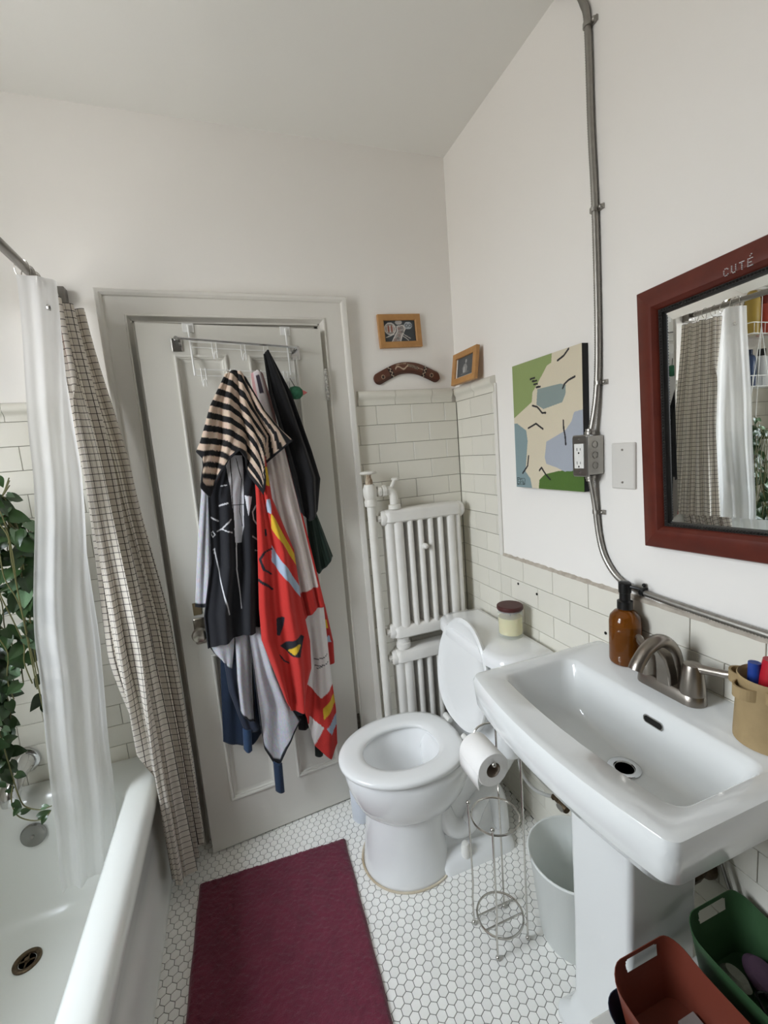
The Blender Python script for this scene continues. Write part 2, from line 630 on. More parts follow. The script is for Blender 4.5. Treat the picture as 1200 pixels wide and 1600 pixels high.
for z0, z1, m in ((1.69, 1.79, M_hinge), (0.27, 0.37, mat('dark_hinge', '3a342c', 0.5, metal=0.6))):
    hb = MB()
    p = dpt(-0.006, 0, 0.004)
    n = 5
    for i in range(n):
        a, b = z0 + (z1 - z0) * i / n, z0 + (z1 - z0) * (i + 1) / n
        hb.lathe([(0.0045, a), (0.0062, a + 0.002), (0.0062, b - 0.002), (0.0045, b)], (p.x, p.y, 0), 12)
    hb.ball((p.x, p.y, z0 - 0.004), 0.006).ball((p.x, p.y, z1 + 0.004), 0.006)
    hb.build('hinge', m, door_1)
M_brass = mat('tarnished_nickel', 'b3ada3', 0.28, metal=1, var=(60, 0.4, '7d766a'))
kb = MB()
rr0 = [(s, z) for s, z, _ in rrect(0.535, 0.573, 0.838, 0.934, 0.006, 0)]
kb.loft([[dpt(s, z, o) for s, z in rr0] for o in (-0.002, 0.005)] + [[dpt(0.554 + (s - 0.554) * 0.85, 0.886 + (z - 0.886) * 0.93, 0.008) for s, z in rr0]])
plate = kb.build('lock_plate', M_brass, door_1, angle=25)
kb = MB()
kc = dpt(0.556, 0.885, 0)
kb.lathe([(0.012, 0.006), (0.011, 0.022), (0.016, 0.030), (0.025, 0.038), (0.027, 0.047), (0.023, 0.056), (0.010, 0.061), (0.0, 0.062)], (0, 0, 0), 24)
kb.xform(Matrix.Translation(kc) @ DN.to_track_quat('Z', 'Y').to_matrix().to_4x4())
kb.build('knob', M_brass, plate)
kb = MB()
dbox(kb, 0.54, 0.568, 0.945, 0.99, 0.0, 0.004)
kb.build('keyhole_plate', mat('old_brass', '85765a', 0.5, metal=0.6), door_1, smooth=False, bevel=0.001)
# ================================================================== large things
# ---- bathtub
tub = thing('bathtub', 'white enamelled built-in bathtub with rolled rim along the left wall', 'bathtub', (-1.71, -0.76, 0))
TX0, TX1, TY0, TY1 = XL + 0.003, -1.335, -1.56, -0.006
t = MB()
R_ = lambda dx0, dx1, dy, r, z: rrect(TX0 + dx0, TX1 - dx1, TY0 + dy, TY1 - dy, r, z, 6)
rings = [R_(0, -0.004, 0, 0.004, 0.0), R_(0, -0.004, 0, 0.004, 0.035), R_(0, 0.006, 0, 0.006, 0.045), R_(0, 0.008, 0, 0.006, 0.33),
         R_(0, 0.0, 0, 0.008, 0.345), R_(0, -0.010, 0, 0.010, 0.365), R_(0, -0.016, 0, 0.012, 0.385), R_(0, -0.014, 0, 0.014, 0.405), R_(0, -0.004, 0.0, 0.02, 0.424), R_(0.003, 0.012, 0.003, 0.03, 0.433),
         R_(0.02, 0.04, 0.02, 0.05, 0.434), R_(0.05, 0.066, 0.05, 0.09, 0.430), R_(0.064, 0.078, 0.068, 0.11, 0.418), R_(0.072, 0.086, 0.080, 0.12, 0.39), R_(0.085, 0.098, 0.098, 0.13, 0.30),
         R_(0.105, 0.115, 0.125, 0.14, 0.17), R_(0.13, 0.14, 0.16, 0.15, 0.10), R_(0.17, 0.18, 0.21, 0.14, 0.068), R_(0.23, 0.24, 0.27, 0.1, 0.060)]
t.loft(rings, True, True).build('tub_body', M_tub, tub, angle=50)
M_drain = mat('corroded_brass', '6f5f4b', 0.5, metal=0.8, var=(80, 0.6, '3a2f25'))
d = MB().lathe([(0.036, 0), (0.036, 0.004), (0.032, 0.006), (0.024, 0.004), (0.021, -0.004), (0.021, -0.012)], (-1.70, -0.30, 0.0605), 28, cap0=False, cap1=False)
dr = d.build('tub_drain', M_drain, tub)
MB().lathe([(0.021, 0.0), (0.0, 0.0)], (-1.70, -0.30, 0.0615), 24).build('drain_hole', M_dark, dr)
MB().lathe([(0.007, 0), (0.006, 0.009), (0.0, 0.010)], (-1.70, -0.30, 0.061), 12).box(-1.721, -1.679, -0.302, -0.298, 0.062, 0.064).box(-1.702, -1.698, -0.321, -0.279, 0.062, 0.064).build('drain_cross', M_drain, dr)
ov = MB().lathe([(0.037, 0), (0.037, 0.004), (0.033, 0.009), (0.016, 0.012), (0.0, 0.012)], (0, 0, 0), 28)
ovM = Matrix.Translation((-1.712, -0.104, 0.315)) @ Vector((0, -1, 0.16)).to_track_quat('Z', 'Y').to_matrix().to_4x4()
ovo = ov.xform(ovM).build('overflow_plate', mat('dull_chrome', '9a9a98', 0.25, metal=1), tub)
MB().lathe([(0.005, 0.011), (0.005, 0.016), (0.0, 0.017)], (0, 0, 0), 10).xform(ovM).build('screw', M_steel, ovo)

# ---- tub spout
sp = thing('tub_spout', 'chrome tub spout on the tiled wall under the trailing plant', 'spout', (-1.735, 0, 0.52))
path = catmull([(-1.735, -0.006, 0.525), (-1.735, -0.05, 0.527), (-1.735, -0.10, 0.518), (-1.735, -0.135, 0.495), (-1.735, -0.142, 0.465)], 5)
MB().tube(path, [0.034 - 0.010 * i / (len(path) - 1) for i in range(len(path))], 18).build('spout_body', M_chrome, sp)
MB().lathe([(0.043, 0), (0.042, -0.010), (0.036, -0.014)], (-1.735, -0.004, 0.525), 24, 'y').build('flange', M_chrome, sp)
MB().lathe([(0.005, 0), (0.005, 0.02), (0.009, 0.022), (0.009, 0.030), (0.0, 0.032)], (-1.735, -0.112, 0.53), 12).build('diverter_knob', M_chrome, sp)

# ---- toilet
TC = -0.362


def egg(xf, xb, hw, z, n=40, fmid=0.45, eb=2.5, cy=TC):
    xc = xb + (xf - xb) * fmid
    out = []
    for i in range(n):
        a = 2 * math.pi * i / n
        c, s = math.cos(a), math.sin(a)
        e = 2.0 if c > 0 else eb
        px = (abs(c) ** (2 / e)) * (1 if c > 0 else -1)
        py = (abs(s) ** (2 / e)) * (1 if s > 0 else -1)
        x = xc + (xf - xc) * px if c > 0 else xc + (xc - xb) * px * 1.0 if False else xc - (xb - xc) * px
        out.append((x, cy + hw * py, z))
    return out


toilet = thing('toilet', 'white porcelain toilet with raised lid in front of the radiator', 'toilet', (-0.40, TC, 0))
b = MB()
b.loft([egg(-0.672, -0.36, 0.158, 0.0), egg(-0.672, -0.36, 0.158, 0.012), egg(-0.664, -0.37, 0.146, 0.05), egg(-0.656, -0.38, 0.136, 0.13), egg(-0.650, -0.37, 0.130, 0.19), egg(-0.648, -0.36, 0.130, 0.222),
        egg(-0.672, -0.32, 0.152, 0.245), egg(-0.690, -0.29, 0.168, 0.285), egg(-0.706, -0.27, 0.180, 0.33), egg(-0.712, -0.265, 0.184, 0.37), egg(-0.708, -0.265, 0.182, 0.392), egg(-0.698, -0.27, 0.174, 0.400),
        egg(-0.655, -0.36, 0.128, 0.400), egg(-0.645, -0.365, 0.120, 0.385), egg(-0.632, -0.37, 0.108, 0.32), egg(-0.60, -0.38, 0.086, 0.25), egg(-0.555, -0.41, 0.050, 0.215)], True, True)
b.build('bowl', M_porc, toilet, angle=40)
b = MB()
b.loft([rrect(-0.44, -0.13, TC - 0.155, TC + 0.155, 0.04, 0.0), rrect(-0.44, -0.135, TC - 0.15, TC + 0.15, 0.04, 0.022), rrect(-0.44, -0.16, TC - 0.115, TC + 0.115, 0.04, 0.045)])
b.build('foot', M_porc, toilet, angle=50)
b = MB()
b.loft([rrect(-0.44, -0.14, TC - 0.10, TC + 0.10, 0.03, 0.03), rrect(-0.43, -0.14, TC - 0.080, TC + 0.080, 0.03, 0.07), rrect(-0.42, -0.14, TC - 0.078, TC + 0.078, 0.03, 0.20), rrect(-0.40, -0.09, TC - 0.095, TC + 0.095, 0.04, 0.27),
        rrect(-0.40, -0.06, TC - 0.115, TC + 0.115, 0.05, 0.335), rrect(-0.38, -0.045, TC - 0.135, TC + 0.135, 0.05, 0.385), rrect(-0.37, -0.05, TC - 0.13, TC + 0.13, 0.05, 0.396)])
b.build('rear_body', M_porc, toilet, angle=50)
for sgn in (-1, 1):
    tp = catmull([(-0.40, TC + sgn * 0.070, 0.22), (-0.365, TC + sgn * 0.078, 0.12), (-0.30, TC + sgn * 0.080, 0.10), (-0.255, TC + sgn * 0.078, 0.17), (-0.205, TC + sgn * 0.074, 0.215), (-0.165, TC + sgn * 0.070, 0.15), (-0.155, TC + sgn * 0.070, 0.03)], 6)
    MB().tube(tp, 0.036, 14).build('trapway', M_porc, toilet, angle=60)
    MB().lathe([(0.016, 0.03), (0.016, 0.065), (0.012, 0.078), (0.0, 0.081)], (-0.335, TC + sgn * 0.128, 0), 18).build('bolt_cap', mat('cap_white', 'e4e2dc', 0.4), toilet)
# caulk line around the base
rg = egg(-0.676, -0.36, 0.162, 0.003, 60)
MB().tube([p for p in rg], 0.004, 6, closed=True).build('caulk', mat('aged_caulk', 'd8cfbd', 0.8, var=(9, 0.8, 'a08863')), toilet)
# seat
so = [(-0.722, -0.285, 0.186), (-0.728, -0.283, 0.190), (-0.728, -0.283, 0.190), (-0.722, -0.285, 0.186), (-0.700, -0.30, 0.170), (-0.665, -0.345, 0.135), (-0.645, -0.365, 0.118), (-0.640, -0.37, 0.114), (-0.645, -0.365, 0.118), (-0.722, -0.285, 0.186)]
sz = [0.405, 0.409, 0.419, 0.425, 0.428, 0.4265, 0.422, 0.414, 0.405, 0.405]
MB().loft([egg(a, c, h, z, 48, 0.47) for (a, c, h), z in zip(so, sz)], False, False).build('seat', mat('seat_plastic', 'e6e7e6', 0.18), toilet, angle=60, weld=True)
# lid, raised and leaning on the tank
LM = Matrix.Translation((-0.282, 0, 0.432)) @ Matrix.Rotation(math.radians(98), 4, 'Y') @ Matrix.Translation((0.282, 0, -0.432))
lo = [(-0.682, -0.300, 0.168, 0.452), (-0.690, -0.295, 0.178, 0.449), (-0.692, -0.295, 0.181, 0.440), (-0.684, -0.298, 0.177, 0.434), (-0.673, -0.305, 0.168, 0.4365), (-0.664, -0.312, 0.160, 0.4420), (-0.62, -0.34, 0.12, 0.4440)]
lb = MB().loft([egg(a, c, h, z, 48, 0.47) for a, c, h, z in lo], True, True)
lb.xform(LM).build('lid', mat('lid_plastic', 'e6e7e6', 0.18), toilet, angle=50)
for sgn in (-1, 1):
    MB().lathe([(0.010, -0.022), (0.012, -0.02), (0.012, 0.02), (0.010, 0.022)], (-0.276, TC + sgn * 0.072, 0.425), 14, 'y').box(-0.285, -0.262, TC + sgn * 0.072 - 0.018, TC + sgn * 0.072 + 0.018, 0.397, 0.42).build('hinge', mat('hinge_white', 'e2e1dc', 0.3), toilet)
# tank
tk = MB()
tk.loft([rrect(-0.195, -0.035, TC - 0.20, TC + 0.20, 0.04, 0.395), rrect(-0.205, -0.03, TC - 0.215, TC + 0.215, 0.04, 0.42), rrect(-0.214, -0.028, TC - 0.235, TC + 0.225, 0.045, 0.73)])
tk.build('tank', M_porc, toilet, angle=50)


def lidring(dx, dy, z):
    out = []
    x1, xs, xf, hy = -0.016 - dx, -0.135, -0.235 + dx, 0.252 - dy
    out.append((x1, TC - hy + 0.015, z))
    for i in range(25):       # big rounded front
        a = math.pi * i / 24
        c, s = math.cos(a), math.sin(a)
        out.append((xs + (xf - xs) * abs(s) ** (2 / 3.2), TC - hy * (abs(c) ** (2 / 4.5)) * (1 if c > 0 else -1), z))
    out.append((x1, TC + hy - 0.015, z))
    return out


MB().loft([lidring(0.012, 0.012, 0.730), lidring(0, 0, 0.733), lidring(0, 0, 0.752), lidring(0.003, 0.003, 0.764), lidring(0.010, 0.010, 0.772), lidring(0.03, 0.04, 0.776)]).build('tank_lid', M_porc, toilet, angle=50)

# ---- pedestal sink
M_sink = mat('sink_porcelain', 'dcdedd', 0.10, coat=0.5)
sink = thing('pedestal_sink', 'white rectangular pedestal sink against the tiled right wall', 'sink', (-0.2, -1.055, 0))
SY = -1.053
SZ = 0.875


def srect(x0, x1, hy, r, z, bow=0.0, n=6):
    """rounded rectangle whose front (-x) side bows out; points from rrect with extra points on the front"""
    base = rrect(x0, x1, SY - hy, SY + hy, r, z, n)
    k = 2 * (n + 1)
    pts = base[:k]
    ya, yb = base[k - 1][1], base[k][1]
    front = [(min(x0, x1), ya + (yb - ya) * i / 8, z) for i in range(1, 8)]
    pts = pts + front + base[k:]
    out = []
    for x, y, zz in pts:
        w = max(0.0, 1 - ((y - SY) / hy) ** 2)
        fx = max(0.0, min(1.0, (x1 - x) / abs(x1 - x0)))
        out.append((x - bow * w * fx ** 3, y, zz))
    return out


s = MB()
s.loft([srect(-0.20, -0.01, 0.12, 0.04, 0.66, 0.0), srect(-0.34, -0.004, 0.19, 0.06, 0.70, 0.01), srect(-0.405, -0.002, 0.255, 0.03, 0.765, 0.025), srect(-0.418, -0.001, 0.272, 0.022, 0.792, 0.03),
        srect(-0.424, -0.001, 0.278, 0.022, 0.800, 0.03), srect(-0.428, -0.001, 0.283, 0.020, 0.862, 0.03), srect(-0.423, -0.001, 0.279, 0.018, 0.873, 0.03), srect(-0.414, -0.004, 0.271, 0.015, 0.876, 0.03),
        srect(-0.405, -0.008, 0.262, 0.012, 0.8755, 0.03),
        srect(-0.363, -0.142, 0.241, 0.030, 0.8745, 0.018), srect(-0.358, -0.148, 0.236, 0.030, 0.870, 0.018), srect(-0.352, -0.154, 0.230, 0.032, 0.855, 0.016), srect(-0.330, -0.160, 0.212, 0.04, 0.775, 0.008),
        srect(-0.315, -0.163, 0.198, 0.045, 0.748, 0.004), srect(-0.29, -0.170, 0.17, 0.04, 0.736, 0.0), srect(-0.24, -0.185, 0.045, 0.02, 0.728, 0.0)], True, True)
s.build('basin', M_sink, sink, angle=40)
dr = MB().lathe([(0.034, 0.0), (0.034, 0.003), (0.030, 0.0045), (0.022, 0.003), (0.019, -0.004)], (-0.212, SY, 0.728), 28, cap0=False, cap1=False).build('sink_drain', M_chrome, sink)
MB().lathe([(0.0195, 0), (0, 0)], (-0.212, SY, 0.7285), 24).build('drain_hole', M_dark, dr)
# overflow slot on the back wall of the basin
om = Matrix.Translation((-0.1585, -1.075, 0.836)) @ Vector((-1, 0, 0.1)).to_track_quat('Z', 'Y').to_matrix().to_4x4()
rg = [(x, y) for x, y, _ in rrect(-0.007, 0.007, -0.022, 0.022, 0.007, 0, 5)]
ofo = MB().loft([[(x * 1.3, y * 1.12, -0.003) for x, y in rg], [(x * 1.3, y * 1.12, 0.001) for x, y in rg], [(x, y, 0.0015) for x, y in rg], [(x, y, -0.004) for x, y in rg]], False, False)
ofo.xform(Matrix.Translation((-0.1565, -1.078, 0.838)) @ Vector((-1, 0, 0.10)).to_track_quat('Z', 'X').to_matrix().to_4x4()).build('overflow_ring', M_chrome, sink)
MB().loft([[(x, y, 0.0) for x, y in rg]], True, False).xform(Matrix.Translation((-0.1572, -1.078, 0.838)) @ Vector((-1, 0, 0.10)).to_track_quat('Z', 'X').to_matrix().to_4x4()).build('overflow_slot', M_dark, sink)
pd = MB()


def prect(x0, x1, hy, r, z):
    return rrect(x0, x1, SY - 0.005 - hy, SY - 0.005 + hy, r, z, 6)


pd.loft([prect(-0.335, -0.075, 0.118, 0.03, 0.0), prect(-0.335, -0.075, 0.118, 0.03, 0.018), prect(-0.315, -0.09, 0.098, 0.028, 0.04), prect(-0.300, -0.10, 0.084, 0.016, 0.09), prect(-0.298, -0.10, 0.083, 0.015, 0.3), prect(-0.300, -0.10, 0.086, 0.016, 0.62), prect(-0.305, -0.10, 0.092, 0.03, 0.70)])
pd.build('pedestal', M_sink, sink, angle=40)

# ---- radiator (two stacked panels joined by a nipple) 
rad = thing('radiator', 'white painted cast-iron wall radiator, two ribbed panels one above the other', 'radiator', (-0.26, -0.11, 0.1))


def rpanel(z0, z1, x0, x1):
    yf, yb = -0.098, -0.022
    for a, b in ((z1 - 0.055, z1), (z0, z0 + 0.055)):
        hb = MB().loft([rrect(x0 + 0.008, x1 - 0.008, yf + 0.012, yb, 0.02, a + 0.0), rrect(x0, x1, yf, yb, 0.025, a + 0.008), rrect(x0, x1, yf, yb, 0.025, b - 0.012), rrect(x0 + 0.008, x1 - 0.008, yf + 0.012, yb, 0.02, b)])
        hb.build('header', M_radi, rad, angle=50)

    def col(xa, xb, yfr):
        w = (xb - xa) / 2
        xm = (xa + xb) / 2
        ring = [(xa, yb), (xa, yfr + 0.012), (xa + w * 0.25, yfr + 0.004), (xm - w * 0.3, yfr), (xm + w * 0.3, yfr), (xb - w * 0.25, yfr + 0.004), (xb, yfr + 0.012), (xb, yb)]
        return MB().loft([[(x, y, z) for x, y in ring] for z in (z0 + 0.03, z1 - 0.03)])
    col(x0 + 0.004, x0 + 0.040, yf + 0.012).build('column', M_radi, rad, angle=50)
    col(x0 + 0.036, x0 + 0.076, yf + 0.003).build('column', M_radi, rad, angle=50)
    for i in range(4):
        xa = x0 + 0.094 + i * 0.0455
        col(xa, xa + 0.025, yf + 0.004).build('column', M_radi, rad, angle=50)
    col(x1 - 0.072, x1 - 0.034, yf + 0.003).build('column', M_radi, rad, angle=50)
    col(x1 - 0.037, x1 - 0.004, yf + 0.010).build('column', M_radi, rad, angle=50)
    for z in (z1 - 0.032, z0 + 0.030):
        p = MB().lathe([(0.031, 0.01), (0.032, -0.004), (0.027, -0.012)], (x0, -0.06, z), 20, 'x')
        p.lathe([(0.015, 0.0), (0.015, -0.026), (0.011, -0.028)], (x0, -0.06, z), 6, 'x')
        p.build('plug', M_radi, rad, angle=40)
        MB().lathe([(0.033, -0.01), (0.034, 0.004), (0.026, 0.014), (0.0, 0.016)], (x1, -0.06, z), 20, 'x').build('end_cap', M_radi, rad, angle=40)


RX0, RX1 = -0.398, -0.052
rpanel(0.690, 1.234, RX0, RX1)
rpanel(0.065, 0.636, RX0, RX1)
MB().lathe([(0.024, 0.630), (0.024, 0.642), (0.031, 0.644), (0.031, 0.664), (0.026, 0.666), (0.026, 0.695)], (RX0 + 0.045, -0.06, 0), 16).build('nipple', M_radi, rad)
for xx in (RX0 + 0.05, RX1 - 0.05):
    MB().loft([rrect(xx - 0.02, xx + 0.02, -0.09, -0.03, 0.01, z) for z in (0.0005, 0.08)]).build('foot', M_radi, rad)
# wall brackets tucked behind the panels
for z in (0.40, 0.95):
    for xx in (RX0 + 0.07, RX1 - 0.07):
        MB().box(xx - 0.012, xx + 0.012, -0.03, -0.003, z, z + 0.03).build('bracket', M_radi, rad, smooth=False)
MB().lathe([(0.012, 0.01), (0.013, -0.004), (0.009, -0.012), (0.004, -0.016), (0.0, -0.017)], (-0.238, -0.098, 1.07), 14, 'y').xform(Matrix.Identity(4)).build('bleeder', M_radi, rad)

# ---- steam pipe with valve
M_pipe = mat('pipe_paint', 'dbd9d2', 0.45, bump=(60, 0.4), var=(14, 0.2, 'b9b0a0'))
M_rust = mat('rusty_valve', 'c9bda8', 0.8, bump=(120, 0.9), var=(60, 0.9, '6b4a2a'))
pipe = thing('steam_pipe', 'white painted steam riser with round valve handle beside the door casing', 'pipe', (-0.448, -0.066, 0))
PX, PY = -0.447, -0.066
MB().lathe([(0.017, 0.0), (0.017, 1.255), (0.024, 1.258), (0.026, 1.275), (0.022, 1.285), (0.027, 1.30), (0.028, 1.325), (0.020, 1.345)], (PX, PY, 0), 18).build('riser', M_pipe, pipe)
MB().lathe([(0.012, 1.34), (0.016, 1.35), (0.014, 1.362), (0.010, 1.375), (0.012, 1.385)], (PX, PY, 0), 8).build('valve_stem', M_rust, pipe)
MB().lathe([(0.006, 1.383), (0.030, 1.386), (0.034, 1.390), (0.030, 1.396), (0.008, 1.399)], (PX, PY, 0), 22).build('valve_handle', M_pipe, pipe)
e = MB().lathe([(0.014, 0.0), (0.014, 0.03), (0.022, 0.032), (0.022, 0.045), (0.018, 0.046), (0.018, 0.05), (0.023, 0.052), (0.023, 0.066), (0.016, 0.068)], (PX, PY, 1.313), 8, 'x')
e.tube(catmull([(PX + 0.06, PY, 1.313), (PX + 0.085, PY, 1.311), (PX + 0.098, PY, 1.295), (PX + 0.1, PY, 1.24)], 6), 0.018, 12)
e.lathe([(0.026, 1.236), (0.026, 1.252), (0.02, 1.255)], (PX + 0.1, PY, 0), 12)
e.build('elbow', M_pipe, pipe)
MB().tube([(PX + 0.09, PY, 1.32), (PX + 0.108, PY, 1.352)], 0.008, 10).lathe([(0.008, 0.0), (0.016, 0.002), (0.017, 0.009), (0.01, 0.013)], (PX + 0.112, PY, 1.350), 12).build('air_vent', M_pipe, pipe)
MB().lathe([(0.018, 0.002), (0.036, 0.002), (0.034, 0.010), (0.018, 0.014)], (PX, PY, 0), 20).build('floor_flange', M_pipe, pipe)

# ---- bath rug
RUG = [(-1.238, -0.192), (-0.712, -0.220), (-0.742, -1.04), (-1.262, -1.02)]
rg_ = MB()
NU, NV = 110, 170
rr = random.Random(5)
hs = {}
cols_v = []
for j in range(NV + 1):
    for i in range(NU + 1):
        u, v = i / NU, j / NV
        a = Vector(RUG[0]).lerp(Vector(RUG[1]), u)
        b_ = Vector(RUG[3]).lerp(Vector(RUG[2]), u)
        p = a.lerp(b_, v)
        edge = min(u, 1 - u) * 0.52
        edge = min(edge, min(v, 1 - v) * 0.83)
        z = 0.016 * min(1, (edge / 0.012)) ** 0.5 + 0.001
        if edge > 0.006:
            z += rr.uniform(-0.0028, 0.0028)
        wob = 0.0008 * math.sin(v * 31 + 2 * u) if (u < 0.01 or u > 0.99) else 0
        rg_.v.append((p.x + wob, p.y + (0.0008 * math.sin(u * 27) if (v < 0.01) else 0), z))
for j in range(NV):
    for i in range(NU):
        a = j * (NU + 1) + i
        rg_.f.append((a, a + NU + 1, a + NU + 2, a + 1))
M_rug = mat('burgundy_pile', '6b2438', 0.95, bump=(260, 1.0), var=(22, 0.55, '521a2b'), sheen=0.25)
rug = rg_.build('bath_rug', M_rug, loc=(-0.98, -0.6, 0), angle=80)
tag(rug, 'burgundy pile bath rug lying on the white hexagonal floor tiles', 'rug')

# ---- curtain rod, check curtain, liner
M_rod = mat('rod_metal', '8d8984', 0.3, metal=1)
rod = thing('curtain_rod', 'grey metal shower curtain rod running along the tub to the wall', 'rod', (-1.415, -0.02, 2.035))
MB().tube([(-1.415, -0.006, 2.035), (-1.415, YF + 0.005, 2.035)], 0.0125, 14).build('pole', M_rod, rod)
MB().box(-1.44, -1.385, -0.030, 0.003, 2.006, 2.066).build('bracket', M_rod, rod, smooth=False, bevel=0.003)
MB().lathe([(0.028, -0.005), (0.028, 0.0), (0.016, 0.02)], (-1.415, YF, 2.035), 18, 'y').build('end_flange', M_rod, rod)
for k in range(6):
    y = -0.050 - 0.042 * k
    ring = [(-1.415 + 0.017 * math.cos(a), y + 0.004 * math.sin(2 * a + k), 2.024 + 0.027 * math.sin(a)) for a in [2 * math.pi * i / 20 for i in range(20)]]
    MB().tube(ring, 0.0013, 6, closed=True).build('ring', M_wire, rod)


def smoothpoly(pts, n):
    """resample a Catmull-Rom curve through 2-D points to n evenly spaced points"""
    c = catmull([(x, y, 0) for x, y in pts], 16)
    L = [0]
    for a, b in zip(c, c[1:]):
        L.append(L[-1] + (b - a).length)
    out = []
    k = 0
    for i in range(n):
        t = L[-1] * i / (n - 1)
        while k < len(L) - 2 and L[k + 1] < t:
            k += 1
        w = (t - L[k]) / max(1e-9, L[k + 1] - L[k])
        out.append(c[k].lerp(c[k + 1], w))
    return out


def hanging(levels, n, nz, folds, amp):
    """levels: [(z, [(x,y)...])] top to bottom; folds: number of pleats; amp(zfrac) -> depth"""
    prof = [(z, smoothpoly(p, n)) for z, p in levels]
    grid = []
    for j in range(nz + 1):
        f_ = j / nz
        z = prof[0][0] + (prof[-1][0] - prof[0][0]) * f_
        k = 0
        while k < len(prof) - 2 and z < prof[k + 1][0]:
            k += 1
        w = (prof[k][0] - z) / (prof[k][0] - prof[k + 1][0])
        w = w * w * (3 - 2 * w) * 0.5 + w * 0.5
        row = [prof[k][1][i].lerp(prof[k + 1][1][i], w) for i in range(n)]
        out = []
        for i, p in enumerate(row):
            t = row[min(i + 1, n - 1)] - row[max(i - 1, 0)]
            nrm = Vector((t.y, -t.x, 0)).normalized()
            u = i / (n - 1)
            a = amp(f_, u) * (math.sin(2 * math.pi * folds * u + 0.9 * math.sin(2.2 * f_ + 5 * u)) + 0.35 * math.sin(2 * math.pi * folds * 2.3 * u + 2.6 * f_))
            q = p + nrm * a
            out.append(Vector((q.x, q.y, z)))
        grid.append(out)
    return grid


def cloth_obj(name, grid, material, loc, uscale, solid=0.0008):
    mb = MB()
    nz, n = len(grid), len(grid[0])
    for row in grid:
        mb.v += [tuple(p) for p in row]
    for j in range(nz - 1):
        for i in range(n - 1):
            a = j * n + i
            mb.f.append((a, a + 1, a + n + 1, a + n))
    # fabric coordinates: arc length across (taken at the bottom), drop down
    arc = [0.0]
    mid = grid[nz // 2]
    for a, b in zip(mid, mid[1:]):
        arc.append(arc[-1] + (b - a).length)
    o = mb.build(name, material, loc=loc, angle=180)
    uv = o.data.uv_layers.new(name='fabric')
    for lp in o.data.loops:
        i, j = lp.vertex_index % n, lp.vertex_index // n
        uv.data[lp.index].uv = (arc[i] * uscale, grid[0][0].z - grid[j][i].z)
    return o


ck = bpy.data.materials.new('check_cotton')
ck.use_nodes = True
nt = ck.node_tree
n_ = nt.nodes
p_ = n_['Principled BSDF']
p_.inputs['Roughness'].default_value = 0.9
p_.inputs['Sheen Weight'].default_value = 0.1
uvn = n_.new('ShaderNodeUVMap')
uvn.uv_map = 'fabric'
sx = n_.new('ShaderNodeSeparateXYZ')
nt.links.new(uvn.outputs[0], sx.inputs[0])


def math_node(op, a, b):
    m = n_.new('ShaderNodeMath')
    m.operation = op
    for k, q in enumerate((a, b)):
        if isinstance(q, (int, float)):
            m.inputs[k].default_value = q
        else:
            nt.links.new(q, m.inputs[k])
    return m.outputs[0]


SQ = 0.0205
lu = math_node('LESS_THAN', math_node('FRACT', math_node('DIVIDE', sx.outputs[0], SQ), 0), 0.10)
lv = math_node('LESS_THAN', math_node('FRACT', math_node('DIVIDE', sx.outputs[1], SQ), 0), 0.10)
grid_f = math_node('MAXIMUM', lu, lv)
red_f = math_node('LESS_THAN', math_node('ABSOLUTE', math_node('SUBTRACT', sx.outputs[0], 0.062), 0), 0.0028)
mix1 = n_.new('ShaderNodeMix')
mix1.data_type = 'RGBA'
mix1.inputs['A'].default_value = (*lin('dcd5ca'), 1)
mix1.inputs['B'].default_value = (*lin('c9a79c'), 1)
nt.links.new(red_f, mix1.inputs['Factor'])
mix2 = n_.new('ShaderNodeMix')
mix2.data_type = 'RGBA'
mix2.inputs['B'].default_value = (*lin('3b3330'), 1)
nt.links.new(mix1.outputs['Result'], mix2.inputs['A'])
nt.links.new(grid_f, mix2.inputs['Factor'])
nt.links.new(mix2.outputs['Result'], p_.inputs['Base Color'])
trl = n_.new('ShaderNodeBsdfTranslucent')
nt.links.new(mix2.outputs['Result'], trl.inputs[0])
ms = n_.new('ShaderNodeMixShader')
ms.inputs[0].default_value = 0.24
nt.links.new(p_.outputs[0], ms.inputs[1])
nt.links.new(trl.outputs[0], ms.inputs[2])
nt.links.new(ms.outputs[0], n_['Material Output'].inputs[0])

CURTAIN = [(1.985, [(-1.402, -0.185), (-1.372, -0.178), (-1.388, -0.150), (-1.362, -0.125), (-1.378, -0.09), (-1.345, -0.07), (-1.338, -0.03)]),
           (1.45, [(-1.385, -0.150), (-1.350, -0.190), (-1.338, -0.170), (-1.318, -0.145), (-1.315, -0.105), (-1.280, -0.085), (-1.275, -0.045)]),
           (0.9, [(-1.392, -0.20), (-1.340, -0.225), (-1.300, -0.20), (-1.285, -0.16), (-1.262, -0.125), (-1.232, -0.095), (-1.228, -0.050)]),
           (0.5, [(-1.345, -0.15), (-1.330, -0.215), (-1.285, -0.225), (-1.262, -0.175), (-1.240, -0.140), (-1.222, -0.115), (-1.222, -0.070)]),
           (0.055, [(-1.318, -0.150), (-1.318, -0.215), (-1.268, -0.228), (-1.250, -0.175), (-1.232, -0.140), (-1.224, -0.115), (-1.226, -0.080)])]
grid = hanging(CURTAIN, 200, 90, 6.5, lambda f_, u: (0.013 + 0.006 * f_) * min(1, 8 * u, 8 * (1 - u)))
for i in range(200):       # hem rises towards the door
    u = i / 199
    for j, row in enumerate(grid):
        row[i].z += (0.07 * u + 0.01 * math.sin(9 * u)) * (j / 90) ** 2
        if row[i].z < 0.75:        # it hangs outside the tub rim
            row[i].x = max(row[i].x, -1.3135 + 0.002 * math.sin(40 * u) - max(0.0, row[i].z - 0.46) * 0.45)
curtain = cloth_obj('shower_curtain', grid, ck, (-1.33, -0.14, 0.06), 1.0)
